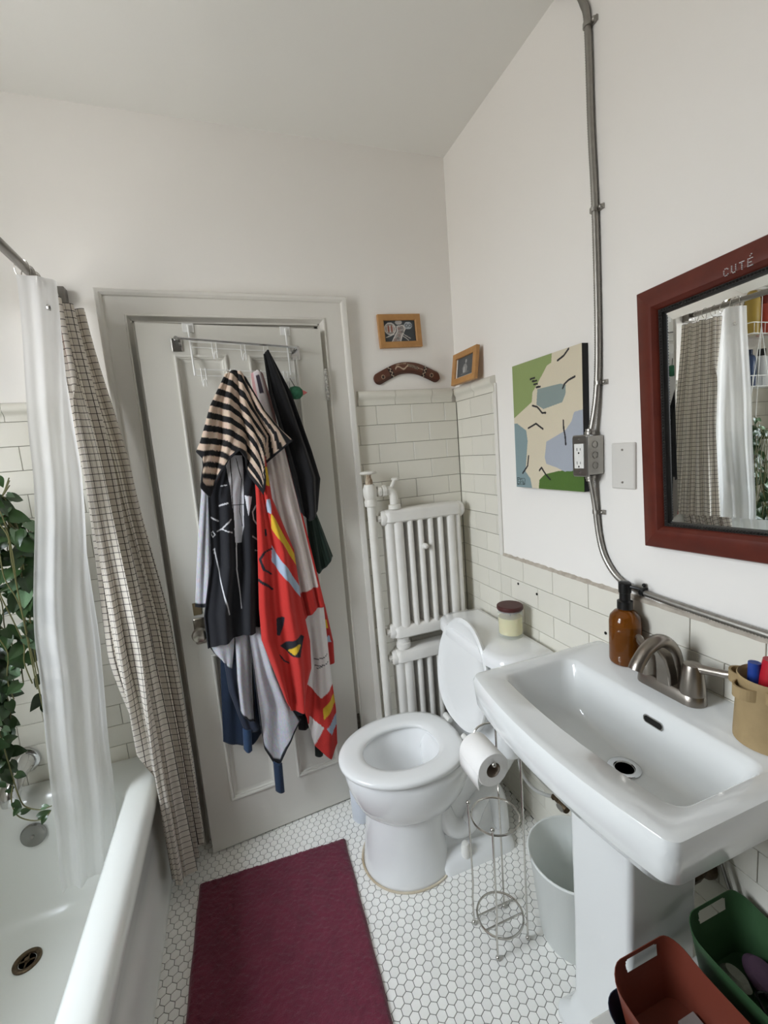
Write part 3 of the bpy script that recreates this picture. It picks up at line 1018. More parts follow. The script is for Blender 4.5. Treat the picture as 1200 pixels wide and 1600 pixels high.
tag(curtain, 'bunched cream shower curtain with thin dark window-check lines', 'curtain')

lm = bpy.data.materials.new('liner_fabric')
lm.use_nodes = True
nt = lm.node_tree
n_ = nt.nodes
p_ = n_['Principled BSDF']
p_.inputs['Base Color'].default_value = (*lin('f8f8f8'), 1)
p_.inputs['Roughness'].default_value = 0.5
trl = n_.new('ShaderNodeBsdfTranslucent')
trl.inputs[0].default_value = (*lin('fbfbfb'), 1)
tpn = n_.new('ShaderNodeBsdfTransparent')
ms = n_.new('ShaderNodeMixShader')
ms.inputs[0].default_value = 0.62
nt.links.new(p_.outputs[0], ms.inputs[1])
nt.links.new(trl.outputs[0], ms.inputs[2])
ms2 = n_.new('ShaderNodeMixShader')
ms2.inputs[0].default_value = 0.16
nt.links.new(ms.outputs[0], ms2.inputs[1])
nt.links.new(tpn.outputs[0], ms2.inputs[2])
nt.links.new(ms2.outputs[0], n_['Material Output'].inputs[0])
LINER = [(2.005, [(-1.418, -0.10), (-1.400, -0.19), (-1.345, -0.236), (-1.375, -0.262), (-1.425, -0.280)]),
         (1.5, [(-1.425, -0.10), (-1.410, -0.17), (-1.378, -0.215), (-1.415, -0.265), (-1.462, -0.295)]),
         (1.0, [(-1.440, -0.09), (-1.430, -0.15), (-1.420, -0.205), (-1.465, -0.255), (-1.540, -0.28)]),
         (0.5, [(-1.468, -0.09), (-1.466, -0.13), (-1.466, -0.20), (-1.515, -0.24), (-1.580, -0.26)]),
         (0.20, [(-1.478, -0.10), (-1.482, -0.15), (-1.500, -0.21), (-1.545, -0.24), (-1.605, -0.25)])]
grid = hanging(LINER, 120, 70, 3.5, lambda f_, u: 0.004 + 0.007 * f_)
liner = cloth_obj('curtain_liner', grid, lm, (-1.48, -0.18, 0.2), 1.0)
tag(liner, 'translucent white shower curtain liner hanging inside the bathtub', 'curtain liner')
gr_ = MB()
for (j, i) in ((3, 92),):
    p = grid[j][i]
    gr_.lathe([(0.004, -0.002), (0.008, -0.0015), (0.008, 0.0015), (0.004, 0.002)], (0, 0, 0), 16, cap0=False, cap1=False)
    gr_.xform(Matrix.Translation(p + Vector((0.004, -0.002, 0))) @ Vector((1, -0.3, 0)).to_track_quat('Z', 'Y').to_matrix().to_4x4())
gr_.build('grommet', M_chrome, liner)
# ================================================================== printed / painted surfaces
def inside(poly, x, y):
    r = False
    j = len(poly) - 1
    for i in range(len(poly)):
        xi, yi = poly[i]
        xj, yj = poly[j]
        if (yi > y) != (yj > y) and x < (xj - xi) * (y - yi) / (yj - yi) + xi:
            r = not r
        j = i
    return r


def near(line, x, y, w):
    for (ax, ay), (bx, by) in zip(line, line[1:]):
        dx, dy = bx - ax, by - ay
        l2 = dx * dx + dy * dy
        t = max(0, min(1, ((x - ax) * dx + (y - ay) * dy) / l2)) if l2 else 0
        if (ax + t * dx - x) ** 2 + (ay + t * dy - y) ** 2 < w * w:
            return True
    return False


def colour_sheet(fn, pt, nu, nv):
    """a fine grid over (u,v) in 0..1: pt(u,v) -> position, fn(u,v,pos) -> linear colour"""
    mb = MB()
    for j in range(nv + 1):
        for i in range(nu + 1):
            p = pt(i / nu, j / nv)
            mb.v.append(tuple(p))
            mb.c.append(fn(i / nu, j / nv, p))
    for j in range(nv):
        for i in range(nu):
            a = j * (nu + 1) + i
            mb.f.append((a, a + 1, a + nu + 2, a + nu + 1))
    return mb


M_print = mat('print', rough=0.55, attr=True)
M_terry = mat('terry_print', rough=0.95, attr=True, bump=(420, 0.7), sheen=0.1)

# ================================================================== towels on the door
GUIDES = {'striped': (0.125, [(0, [(0.3689, 1.7594), (0.3436, 1.7714), (0.324, 1.7674), (0.3081, 1.7468)]), (0.33, [(0.4283, 1.6576), (0.3861, 1.6664), (0.3468, 1.6611), (0.3034, 1.6472), (0.2583, 1.6372)]), (0.66, [(0.471, 1.548), (0.4169, 1.5446), (0.3612, 1.5745), (0.3271, 1.5684), (0.2953, 1.5367), (0.2096, 1.5705)]), (1, [(0.4883, 1.5166), (0.4705, 1.4906), (0.4915, 1.4013), (0.4668, 1.3649), (0.4287, 1.4327), (0.3923, 1.4843), (0.3566, 1.5111), (0.3391, 1.4843), (0.3369, 1.4325), (0.295, 1.3539), (0.2853, 1.4014), (0.2906, 1.4674), (0.2698, 1.4613), (0.2222, 1.497), (0.1737, 1.5334)])]), 'dark': (0.095, [(0, [(0.4037, 1.5875), (0.2362, 1.5786)]), (0.3, [(0.4695, 1.3805), (0.4302, 1.3718), (0.375, 1.3657), (0.3112, 1.363)]), (0.6, [(0.4891, 1.1428), (0.4194, 1.1191), (0.3324, 1.1033)]), (0.85, [(0.5324, 0.96), (0.4487, 0.964), (0.3453, 0.9526)]), (1, [(0.535, 0.8409), (0.4834, 0.8531), (0.4436, 0.8642), (0.3972, 0.8693), (0.3544, 0.8539)])]), 'grey_strip': (0.06, [(0, [(0.4837, 1.4021), (0.4556, 1.3991)]), (0.5, [(0.5251, 1.187), (0.4829, 1.1801)]), (1, [(0.5581, 0.9916), (0.5324, 0.9836), (0.5048, 0.9868)])]), 'grey_tri': (0.075, [(0, [(0.5332, 0.8489), (0.4784, 0.8822), (0.4371, 0.8839)]), (0.5, [(0.5165, 0.8138), (0.4827, 0.8119), (0.4498, 0.8151)]), (1, [(0.4944, 0.7863), (0.4806, 0.7584), (0.4673, 0.7425)])]), 'grey_a': (0.075, [(0, [(0.4414, 0.885), (0.3842, 0.8831)]), (0.5, [(0.4545, 0.7021), (0.3999, 0.691)]), (1, [(0.4562, 0.5761), (0.4358, 0.539), (0.412, 0.508)])]), 'grey_b': (0.085, [(0, [(0.398, 0.8899), (0.3479, 0.8778)]), (0.4, [(0.3963, 0.6945), (0.3176, 0.6967)]), (0.7, [(0.3971, 0.5696), (0.3213, 0.5577), (0.2779, 0.5359)]), (1, [(0.3953, 0.5054), (0.3924, 0.409), (0.3672, 0.3392), (0.3401, 0.3234), (0.3162, 0.3861), (0.2834, 0.4405), (0.2472, 0.4783)])]), 'navy_lining': (0.06, [(0, [(0.3394, 0.8175), (0.2821, 0.803)]), (0.5, [(0.3264, 0.6624), (0.2704, 0.646)]), (1, [(0.3144, 0.5553), (0.2793, 0.4964), (0.2342, 0.4733)])]), 'navy': (0.035, [(0, [(0.4793, 0.9403), (0.3369, 0.9078)]), (0.4, [(0.5024, 0.752), (0.3594, 0.7118)]), (1, [(0.5295, 0.4589), (0.4964, 0.4339), (0.4631, 0.4244), (0.4291, 0.4146), (0.3905, 0.4405)])]), 'denim': (0.05, [(0, [(0.4892, 0.7792), (0.4421, 0.7663)]), (0.5, [(0.4867, 0.6553), (0.4295, 0.6251)]), (1, [(0.4527, 0.487), (0.4272, 0.4677), (0.3942, 0.4691)])]), 'tag_a': (0.055, [(0, [(0.4567, 0.4965), (0.4286, 0.4815)]), (1, [(0.462, 0.4131), (0.4499, 0.3982), (0.436, 0.3982)])]), 'tag_b': (0.085, [(0, [(0.3663, 0.3468), (0.337, 0.3301)]), (1, [(0.3703, 0.2257), (0.3407, 0.2079)])]), 'red': (0.115, [(0, [(0.3077, 1.4906), (0.2738, 1.488)]), (0.2, [(0.3164, 1.3425), (0.2667, 1.3389)]), (0.4, [(0.3326, 1.1648), (0.209, 1.1444)]), (0.6, [(0.3518, 0.9601), (0.1994, 0.9263)]), (0.75, [(0.3565, 0.8425), (0.1852, 0.7864)]), (0.87, [(0.3355, 0.7497), (0.1915, 0.6791)]), (1, [(0.3006, 0.605), (0.2816, 0.5403), (0.2416, 0.5297), (0.2286, 0.5824)])]), 'white': (0.085, [(0, [(0.2679, 1.5371), (0.1953, 1.5279)]), (0.4, [(0.258, 1.3107), (0.1621, 1.2989)]), (0.7, [(0.2313, 1.095), (0.1322, 1.0774)]), (1, [(0.2037, 0.8632), (0.1831, 0.8734), (0.1456, 0.9003), (0.1101, 0.9026)])]), 'lower': (0.065, [(0, [(0.1952, 0.8977), (0.1092, 0.9041)]), (0.4, [(0.1935, 0.6784), (0.1059, 0.6538)]), (0.75, [(0.2261, 0.5136), (0.1556, 0.4743), (0.0985, 0.4611)]), (1, [(0.2239, 0.4861), (0.2027, 0.3454), (0.1449, 0.2652), (0.1079, 0.3107)])]), 'sliver': (0.05, [(0, [(0.1317, 0.9175), (0.1003, 0.8977)]), (0.6, [(0.1286, 0.747), (0.0821, 0.7404)]), (1, [(0.1257, 0.6475), (0.0855, 0.6524)])]), 'black': (0.075, [(0, [(0.2301, 1.8345), (0.2177, 1.8475), (0.21, 1.839)]), (0.3, [(0.2293, 1.7075), (0.1509, 1.7059)]), (0.65, [(0.1952, 1.5103), (0.0957, 1.4963)]), (0.85, [(0.1823, 1.4175), (0.0727, 1.3882)]), (1, [(0.1623, 1.2743), (0.1304, 1.2341), (0.1112, 1.2533), (0.0944, 1.2729)])]), 'green': (0.05, [(0, [(0.1362, 1.2808), (0.0984, 1.2638)]), (1, [(0.1348, 1.0581), (0.1131, 1.0238), (0.0802, 1.0457), (0.0456, 1.0805)])]), 'pink': (0.06, [(0, [(0.2782, 1.7733), (0.2575, 1.784), (0.2392, 1.7731)]), (0.5, [(0.2731, 1.6495), (0.2112, 1.6473)]), (1, [(0.2426, 1.4687), (0.1936, 1.4763)])]), 'black_low': (0.04, [(0, [(0.2535, 0.5787), (0.1793, 0.556)]), (1, [(0.2514, 0.4107), (0.2054, 0.4057)])]), 'black_tip': (0.03, [(0, [(0.1888, 0.3886), (0.1423, 0.3724)]), (1, [(0.1958, 0.2701), (0.1673, 0.2593)])])}
MARKS = {'dark_white': [[(0.3996, 1.4982), (0.3997, 1.3068), (0.4041, 1.2003), (0.3834, 1.1961), (0.3669, 1.2487), (0.3519, 1.3896), (0.3471, 1.4942)], [(0.3526, 1.3587), (0.332, 1.3519), (0.3503, 1.287)]], 'dark_black_lines': [([(0.3842, 1.497), (0.3951, 1.3723), (0.4011, 1.2536)], 0.0022), ([(0.3688, 1.4872), (0.3589, 1.4123), (0.3782, 1.304), (0.3714, 1.2539)], 0.0022), ([(0.4001, 1.3311), (0.3541, 1.3278)], 0.0022)], 'dark_lines': [([(0.4012, 1.1998), (0.4103, 1.106), (0.41, 1.0369), (0.4092, 0.9645)], 0.003), ([(0.4725, 1.1845), (0.4674, 1.103), (0.4613, 1.0336), (0.455, 0.9538)], 0.003), ([(0.4579, 1.2464), (0.4387, 1.2524), (0.41, 1.2838)], 0.003), ([(0.4387, 1.2524), (0.4114, 1.2373)], 0.003), ([(0.4392, 1.3316), (0.4136, 1.3394)], 0.004), ([(0.425, 1.3973), (0.4083, 1.3999)], 0.003), ([(0.47, 1.2963), (0.4496, 1.2804)], 0.004), ([(0.4764, 1.2447), (0.4699, 1.2482), (0.4645, 1.2363), (0.4723, 1.2287), (0.4772, 1.2383)], 0.0022), ([(0.3206, 1.3192), (0.336, 1.2986), (0.3349, 1.2714), (0.3241, 1.2517)], 0.004), ([(0.3459, 1.2139), (0.3282, 1.1975)], 0.004), ([(0.3431, 1.1631), (0.3304, 1.1587)], 0.003), ([(0.4777, 1.1853), (0.4712, 1.1887), (0.4753, 1.1716)], 0.002)], 'red_yellow': [[(0.2755, 1.2881), (0.2105, 1.1305), (0.2071, 1.0849), (0.2773, 1.2329)], [(0.2804, 1.4492), (0.2697, 1.4482), (0.272, 1.382), (0.2831, 1.3876)], [(0.2698, 0.7767), (0.237, 0.7999), (0.226, 0.7925), (0.25, 0.7601)]], 'red_blue': [[(0.2866, 1.1748), (0.2029, 1.0049), (0.2029, 0.9613), (0.2929, 1.119)], [(0.2843, 1.3387), (0.2757, 1.3377), (0.2755, 1.2881), (0.2872, 1.2942)]], 'red_black': [[(0.2987, 0.8046), (0.2188, 0.8272), (0.2075, 0.8175), (0.2346, 0.749), (0.2611, 0.7576)], [(0.2989, 0.9091), (0.2662, 0.9073), (0.2738, 0.8766), (0.2946, 0.8416), (0.3034, 0.846)]], 'red_lines': [([(0.2889, 1.1622), (0.3162, 1.1553), (0.3298, 1.1324), (0.3232, 1.0943), (0.2989, 1.0735)], 0.0055), ([(0.3424, 1.0609), (0.3208, 1.038), (0.3007, 1.0176)], 0.007), ([(0.3021, 1.2329), (0.3024, 1.2148)], 0.007), ([(0.3026, 0.7697), (0.2885, 0.7432), (0.273, 0.7276)], 0.004)], 'white_red': [[(0.2018, 0.9723), (0.1616, 0.9839), (0.1169, 0.9849), (0.1012, 0.8904), (0.2106, 0.8447)], [(0.1972, 1.51), (0.1927, 1.5097), (0.1596, 1.3222), (0.1262, 1.1352), (0.1081, 0.9225), (0.0982, 0.9203), (0.1078, 1.1224), (0.1549, 1.3216), (0.1768, 1.5086)]], 'lower_red': [[(0.2192, 0.6263), (0.1587, 0.5336), (0.0971, 0.5703), (0.054, 0.5573), (0.0878, 0.2081), (0.2566, 0.2738)]], 'lower_yellow': [[(0.157, 0.4893), (0.1024, 0.5269), (0.1003, 0.4885), (0.1575, 0.4419)]], 'lower_blue': [[(0.1504, 0.4017), (0.0989, 0.4425), (0.0994, 0.3968), (0.1321, 0.3658)]], 'lower_white': [[(0.2122, 0.4727), (0.1593, 0.4098), (0.2015, 0.349), (0.2233, 0.412)]], 'lower_lines': [([(0.1678, 0.696), (0.1374, 0.6949), (0.1177, 0.7017)], 0.003), ([(0.166, 0.6689), (0.1357, 0.6653), (0.1162, 0.6696)], 0.003), ([(0.1601, 0.6575), (0.1408, 0.6618)], 0.003)], 'sliver_yellow': [[(0.1189, 0.8341), (0.1017, 0.8397), (0.0982, 0.8027), (0.1171, 0.8048)]], 'sliver_blue': [[(0.1123, 0.7674), (0.0956, 0.7714), (0.0919, 0.7451), (0.1115, 0.7428)]]}
G_TOWEL = 'towels and clothes hanging on the door'


def drape(key, nu, nv, amp, folds, seed, colfn, dmin=0.012):
    off, rows = GUIDES[key]
    rnd = random.Random(seed)
    ph, ph2 = rnd.uniform(0, 6.28), rnd.uniform(0, 6.28)

    def along(pts, u):
        L = [0.0]
        for a, b in zip(pts, pts[1:]):
            L.append(L[-1] + math.hypot(b[0] - a[0], b[1] - a[1]))
        t = u * L[-1]
        k = 0
        while k < len(L) - 2 and L[k + 1] < t:
            k += 1
        w = (t - L[k]) / max(1e-9, L[k + 1] - L[k])
        return (pts[k][0] + (pts[k + 1][0] - pts[k][0]) * w, pts[k][1] + (pts[k + 1][1] - pts[k][1]) * w)

    def sz(u, v):
        k = 0
        while k < len(rows) - 2 and v > rows[k + 1][0]:
            k += 1
        w = (v - rows[k][0]) / (rows[k + 1][0] - rows[k][0])
        P = [along(rows[q][1], u) for q in (max(k - 1, 0), k, k + 1, min(k + 2, len(rows) - 1))]
        a, b = P[1], P[2]
        return a[0] + (b[0] - a[0]) * w, a[1] + (b[1] - a[1]) * w

    mb = MB()
    for j in range(nv + 1):
        v = j / nv
        for i in range(nu + 1):
            u = i / nu
            s, z = sz(u, v)
            g_ = (0.25 + 0.75 * min(1, v * 1.6))
            d = amp * g_ * (math.sin(2 * math.pi * folds * u + ph + 0.8 * math.sin(3 * v + ph2)) + 0.4 * math.sin(2 * math.pi * folds * 2.1 * u + ph2))
            d += -0.010 * abs(2 * u - 1) ** 2
            mb.v.append(tuple(dpt(s, z, max(dmin, off + d))))
            mb.c.append(colfn(u, v, s, z))
    for j in range(nv):
        for i in range(nu):
            a = j * (nu + 1) + i
            mb.f.append((a, a + 1, a + nu + 2, a + nu + 1))
    return mb


BLK, NAVY, RED, YEL, LBL, WHT, GRY, BEI = [lin(c) for c in ('0f0f12', '1b2c44', 'b92c26', 'cda92b', '9fb0c4', 'dad4d2', 'b4b4bb', 'c6b09e')]
jit = lambda c, k=0.06: tuple(x * random.uniform(1 - k, 1 + k) for x in c)
TOP = GUIDES['striped'][1][0][1]


def c_striped(u, v, s, z):
    r = math.hypot(s - 0.318, z - 1.80)
    th = math.radians(-20 + 112 * u ** 1.25)
    q = r * math.cos(th)
    if v > 0.955:
        return jit(lin('1b1b1f'))
    return jit(BLK) if (q / 0.0385 + 0.15) % 1 < 0.5 else jit(BEI, 0.09)


def marks(key, s, z, polys=True):
    if polys:
        return any(inside(p, s, z) for p in MARKS[key])
    return any(near(l, s, z, w * 0.62) for l, w in MARKS[key])


def c_dark(u, v, s, z):
    if marks('dark_black_lines', s, z, False):
        return BLK
    if marks('dark_white', s, z):
        return jit(lin('cfcfd6'))
    if marks('dark_lines', s, z, False):
        return lin('c4c4c8')
    return jit(lin('15161c'))


def c_red(u, v, s, z):
    if marks('red_yellow', s, z):
        return jit(YEL)
    if marks('red_black', s, z) or marks('red_lines', s, z, False):
        return jit(lin('1c1d26'))
    if marks('red_blue', s, z):
        return jit(LBL)
    return jit(RED)


def c_white(u, v, s, z):
    return jit(RED) if marks('white_red', s, z) or u > 0.93 else jit(lin('d3c8c4'), 0.04)


def c_lower(u, v, s, z):
    if marks('lower_yellow', s, z):
        return jit(YEL)
    if marks('lower_blue', s, z):
        return jit(LBL)
    if marks('lower_lines', s, z, False):
        return BLK
    if marks('lower_white', s, z):
        return jit(lin('cfc8c6'))
    return jit(RED) if marks('lower_red', s, z) else jit(WHT, 0.04)


def c_sliver(u, v, s, z):
    return jit(YEL) if marks('sliver_yellow', s, z) else jit(LBL) if marks('sliver_blue', s, z) else jit(lin('a82823'))


def c_pink(u, v, s, z):
    if u < 0.2 or u > 0.75:
        return jit(lin('b98f8f'))
    return jit(lin('3d3640')) if 0.06 < v < 0.3 and 0.3 < u < 0.6 else jit(lin('cfc6c6'))


flat = lambda c, k=0.08: (lambda u, v, s, z: jit(c, k))
c_grey = lambda u, v, s, z: jit(lin('14151b') if (u < 0.035 or u > 0.965 or v > 0.97) else GRY, 0.13)

black_top = drape('black', 40, 80, 0.014, 1.6, 4, flat(BLK)).build('black_garment', M_terry, loc=dpt(0.15, 1.36, 0.07), angle=180, solid=0.006)
tag(black_top, 'black garment hanging from the hook rack at the right of the towels', 'garment', G_TOWEL)
drape('green', 24, 24, 0.006, 2.0, 5, lambda u, v, s, z: jit(lin('16261f' if (u * 9) % 1 < 0.6 else '25382f'))).build('pleated_hem', M_terry, black_top, angle=180, solid=0.003)

pink = drape('pink', 30, 60, 0.008, 1.0, 6, c_pink).build('small_towel', M_terry, loc=dpt(0.22, 1.5, 0.06), angle=180, solid=0.004)
tag(pink, 'small pink-edged white towel between the striped towel and the black garment', 'towel', G_TOWEL)

redt = thing('red_towel', 'red towel with yellow and light-blue stripes hanging on the door', 'towel', dpt(0.25, 0.5, 0.1), G_TOWEL)
drape('red', 120, 280, 0.013, 1.7, 2, c_red).build('front_fold', M_terry, redt, angle=180, solid=0.006)
drape('white', 60, 150, 0.008, 2.0, 3, c_white).build('side_fold', M_terry, redt, angle=180, solid=0.005)
drape('lower', 70, 150, 0.008, 1.4, 8, c_lower).build('lower_fold', M_terry, redt, angle=180, solid=0.005)
drape('sliver', 24, 60, 0.003, 1.0, 9, c_sliver).build('back_fold', M_terry, redt, angle=180, solid=0.004)

dk = thing('hooded_towel', 'black towel with white line drawings and heather-grey inside on the door', 'towel', dpt(0.43, 0.5, 0.08), G_TOWEL)
drape('dark', 170, 340, 0.014, 2.2, 12, c_dark).build('front_fold', M_terry, dk, angle=180, solid=0.005)
drape('grey_strip', 26, 70, 0.005, 1.0, 13, lambda u, v, s, z: jit(lin('14151b') if v > 0.97 else GRY, 0.14)).build('grey_side', M_terry, dk, angle=180, solid=0.005, label='heather grey towelling inside')
drape('grey_tri', 30, 20, 0.003, 1.0, 14, c_grey).build('grey_corner', M_terry, dk, angle=180, solid=0.004)
drape('grey_a', 34, 60, 0.013, 0.9, 15, c_grey).build('grey_fold', M_terry, dk, angle=180, solid=0.005)
drape('grey_b', 50, 90, 0.014, 1.1, 16, c_grey).build('grey_fold', M_terry, dk, angle=180, solid=0.005)
drape('navy_lining', 20, 30, 0.004, 1.0, 17, flat(lin('1d2635'))).build('navy_lining', M_terry, dk, angle=180, solid=0.004)
drape('denim', 20, 40, 0.004, 1.0, 18, flat(lin('252c3c'))).build('inner_fold', M_terry, dk, angle=180, solid=0.004)
drape('tag_b', 8, 14, 0.001, 0.5, 20, flat(lin('22354f'))).build('hanging_strap', M_terry, dk, angle=180, solid=0.004)

nv_ = drape('navy', 40, 70, 0.005, 1.5, 21, flat(lin('16263c'))).build('navy_towel', M_terry, loc=dpt(0.45, 0.48, 0.03), angle=180, solid=0.005)
tag(nv_, 'dark navy towel low behind the grey fold of the black towel', 'towel', G_TOWEL)
drape('tag_a', 8, 14, 0.001, 0.5, 19, flat(lin('2c4363'))).build('hanging_strap', M_terry, nv_, angle=180, solid=0.004)
bl = drape('black_low', 20, 20, 0.003, 1.0, 22, flat(BLK)).build('dark_cloth', M_terry, loc=dpt(0.25, 0.45, 0.04), angle=180, solid=0.004)
tag(bl, 'black cloth edge showing low behind the red towel', 'cloth', G_TOWEL)
drape('black_tip', 10, 14, 0.001, 1.0, 23, flat(lin('151f1a'))).build('strap', M_terry, bl, angle=180, solid=0.004)

st = drape('striped', 130, 150, 0.013, 3.2, 31, c_striped).build('striped_towel', M_terry, loc=dpt(0.33, 1.36, 0.12), angle=180, solid=0.006)
tag(st, 'black and beige striped towel draped over the top of the others', 'towel', G_TOWEL)

# ---- towel bar screwed to the door
tb = thing('towel_bar', 'thin chrome towel bar with square end plates across the door top', 'towel bar', dpt(0.3, 1.86, 0))
A, B = dpt(0.497, 1.888, 0.045), dpt(0.108, 1.866, 0.045)
MB().tube([A, B], 0.0045, 12).build('bar', M_chrome, tb)
for s_, z_ in ((0.502, 1.876), (0.104, 1.853)):
    mb = MB()
    dbox(mb, s_ - 0.016, s_ + 0.016, z_ - 0.022, z_ + 0.022, 0, 0.006)
    pl = mb.build('end_plate', M_chrome, tb, smooth=False, bevel=0.002)
    MB().tube([dpt(s_, z_ + 0.010, 0.004), dpt(s_, z_ + 0.012, 0.045)], 0.007, 10).build('post', M_chrome, pl)

# ---- over-the-door wire hook rack
M_whitewire = mat('white_wire', 'e4e4e2', 0.35)
hk = thing('hook_rack', 'white wire over-the-door hook rack carrying the towels', 'hook rack', dpt(0.3, 1.8, 0.02))
for s_ in (0.460, 0.133):
    mb = MB()
    dbox(mb, s_ - 0.018, s_ + 0.018, 1.918, 1.949, 0.0, 0.003)
    dbox(mb, s_ - 0.018, s_ + 0.018, 1.945, 1.949, -0.040, 0.003)
    mb.build('door_hanger', M_whitewire, hk, smooth=False, bevel=0.001)
    MB().tube([dpt(s_, 1.94, 0.008), dpt(s_ - 0.002, 1.775, 0.012)], 0.0032, 8).build('upright', M_whitewire, hk)
for z_ in (1.886, 1.868, 1.796, 1.776):
    MB().tube([dpt(0.462, z_, 0.011), dpt(0.120, z_ - 0.012, 0.011)], 0.0016, 6).build('rail', M_whitewire, hk)


def whook(s_, zt, drop):
    for d in (-0.007, 0.007):
        pts = catmull([dpt(s_ + d, zt, 0.013), dpt(s_ + d, zt - drop * 0.6, 0.014), dpt(s_ + d * 0.9, zt - drop, 0.018), dpt(s_ + d * 0.7, zt - drop - 0.008, 0.030), dpt(s_ + d * 0.5, zt - drop + 0.008, 0.042), dpt(s_, zt - drop + 0.012, 0.044)], 5)
        yield pts


for s_, zt, dr_ in ((0.385, 1.890, 0.055), (0.290, 1.886, 0.055), (0.212, 1.883, 0.055), (0.430, 1.800, 0.055), (0.335, 1.797, 0.055), (0.245, 1.793, 0.055), (0.150, 1.790, 0.055)):
    mb = MB()
    for pts in whook(s_, zt, dr_):
        mb.tube(pts, 0.0017, 6)
    h_ = mb.build('hook', M_whitewire, hk)

# ---- green bath toy dangling by the black garment
toy = thing('bath_toy', 'small green mesh bath toy with a pink tip beside the black garment', 'bath toy', dpt(0.13, 1.66, 0.03))
c0 = dpt(0.128, 1.706, 0.045)
tm = MB().lathe([(0.0, -0.028), (0.012, -0.026), (0.021, -0.016), (0.024, 0.0), (0.021, 0.014), (0.012, 0.024), (0.0, 0.027)], (0, 0, 0), 20)
ax = (DT * -1).to_track_quat('Z', 'Y').to_matrix().to_4x4()
tm.xform(Matrix.Translation(c0) @ ax).build('body', mat('green_mesh', '2f6a4c', 0.8, bump=(300, 1.0), var=(90, 0.6, '1f4a36')), toy)
MB().lathe([(0.012, 0.020), (0.007, 0.032), (0.0, 0.044)], (0, 0, 0), 14).xform(Matrix.Translation(c0) @ ax).build('tip', mat('pink_felt', 'c66a6a', 0.8), toy)
MB().tube([c0 + Vector((0, 0, 0.02)), dpt(0.140, 1.76, 0.03)], 0.0012, 6).build('string', M_black, toy)

# ================================================================== back-wall pictures
M_oak = mat('honey_wood', 'b98a54', 0.45, bump=(80, 0.2), var=(30, 0.45, '96683a'))


def frame_ring(P, prof):
    """P(a, b, h): outward point; prof list of (inset, height)"""
    return prof


def framed(name, label, c, U, V, N, w, h, fw, imgfn, seed, mat_margin=0.0):
    """c: centre of the back; U right, V up, N out of the wall"""
    c, U, V, N = Vector(c), Vector(U), Vector(V), Vector(N)
    t = thing(name, label, 'picture frame', c - V * h / 2)
    pos = lambda a, b_, d: c + U * a + V * b_ + N * d
    mb = MB()
    rings = []
    for ins, d in ((0, 0), (0, 0.014), (0.001, 0.015), (fw - 0.002, 0.015), (fw, 0.013), (fw, 0.006)):
        a, b_ = w / 2 - ins, h / 2 - ins
        rings.append([pos(-a, -b_, d), pos(a, -b_, d), pos(a, b_, d), pos(-a, b_, d)])
    mb.loft(rings, True, False)
    mb.build('frame', M_oak, t, smooth=False)
    iw, ih = w / 2 - fw, h / 2 - fw
    colour_sheet(imgfn, lambda u, v: pos(-iw + 2 * iw * u, -ih + 2 * ih * v, 0.0065), 70, 50).build('picture', M_print, t, smooth=False)
    return t


def blobs(bg, items):
    def f_(u, v, p):
        c = lin(bg)
        for kind, data, w, col in items:
            if kind == 'poly' and inside(data, u, v):
                c = lin(col)
            if kind == 'line' and near(data, u, v, w):
                c = lin(col)
        return c
    return f_


arc = lambda cx, cy, rx, ry, a0=0, a1=360, n=14: [(cx + rx * math.cos(math.radians(a0 + (a1 - a0) * i / n)), cy + ry * math.sin(math.radians(a0 + (a1 - a0) * i / n))) for i in range(n + 1)]
items = [('poly', arc(0.20, 0.62, 0.17, 0.28), 0, '8d8782'), ('line', arc(0.20, 0.62, 0.17, 0.28), 0.018, 'cfcac4')]
for k in range(5):
    items.append(('line', arc(0.10 + 0.05 * k, 0.62, 0.015, 0.16), 0.011, '8a4f3c' if k % 2 else 'c9c2bb'))
items += [('line', [(0.06, 0.22), (0.30, 0.36)], 0.02, 'cfcac4'), ('poly', [(0.22, 0.0), (0.42, 0.5), (0.42, 0.74), (0.62, 0.78), (0.68, 0.6), (0.56, 0.3), (0.5, 0.02)], 0, '9d9894'),
          ('line', [(0.22, 0.0), (0.42, 0.5), (0.42, 0.74), (0.62, 0.78), (0.68, 0.6), (0.56, 0.3), (0.5, 0.02)], 0.014, 'd8d3cd'),
          ('line', [(0.6, 0.36), (0.82, 0.14)], 0.012, 'cfcac4'), ('line', [(0.58, 0.28), (0.76, 0.05)], 0.012, 'cfcac4'), ('poly', arc(0.78, 0.76, 0.13, 0.18), 0, 'aeb4b8'),
          ('line', arc(0.73, 0.76, 0.04, 0.07), 0.014, '4d5357'), ('line', arc(0.84, 0.76, 0.04, 0.07), 0.014, '4d5357'), ('poly', arc(0.48, 0.92, 0.11, 0.12), 0, 'b3aeaa')]
for k, (a, b_) in enumerate(((0.48, 0.62), (0.56, 0.66), (0.50, 0.46), (0.58, 0.46), (0.46, 0.30), (0.42, 0.16), (0.33, 0.10))):
    items.append(('line', arc(a, b_, 0.03, 0.05), 0.009, '3f3a38' if k % 2 else '7a4436'))
ang = math.radians(2.0)
framed('framed_print', 'wooden framed dark print with white patterned figures above the boomerang', (-0.2425, 0.004, 1.948), (math.cos(ang), 0, math.sin(ang)), (-math.sin(ang), 0, math.cos(ang)), (0, -1, 0), 0.184, 0.129, 0.0235, blobs('3f4447', items), 1)
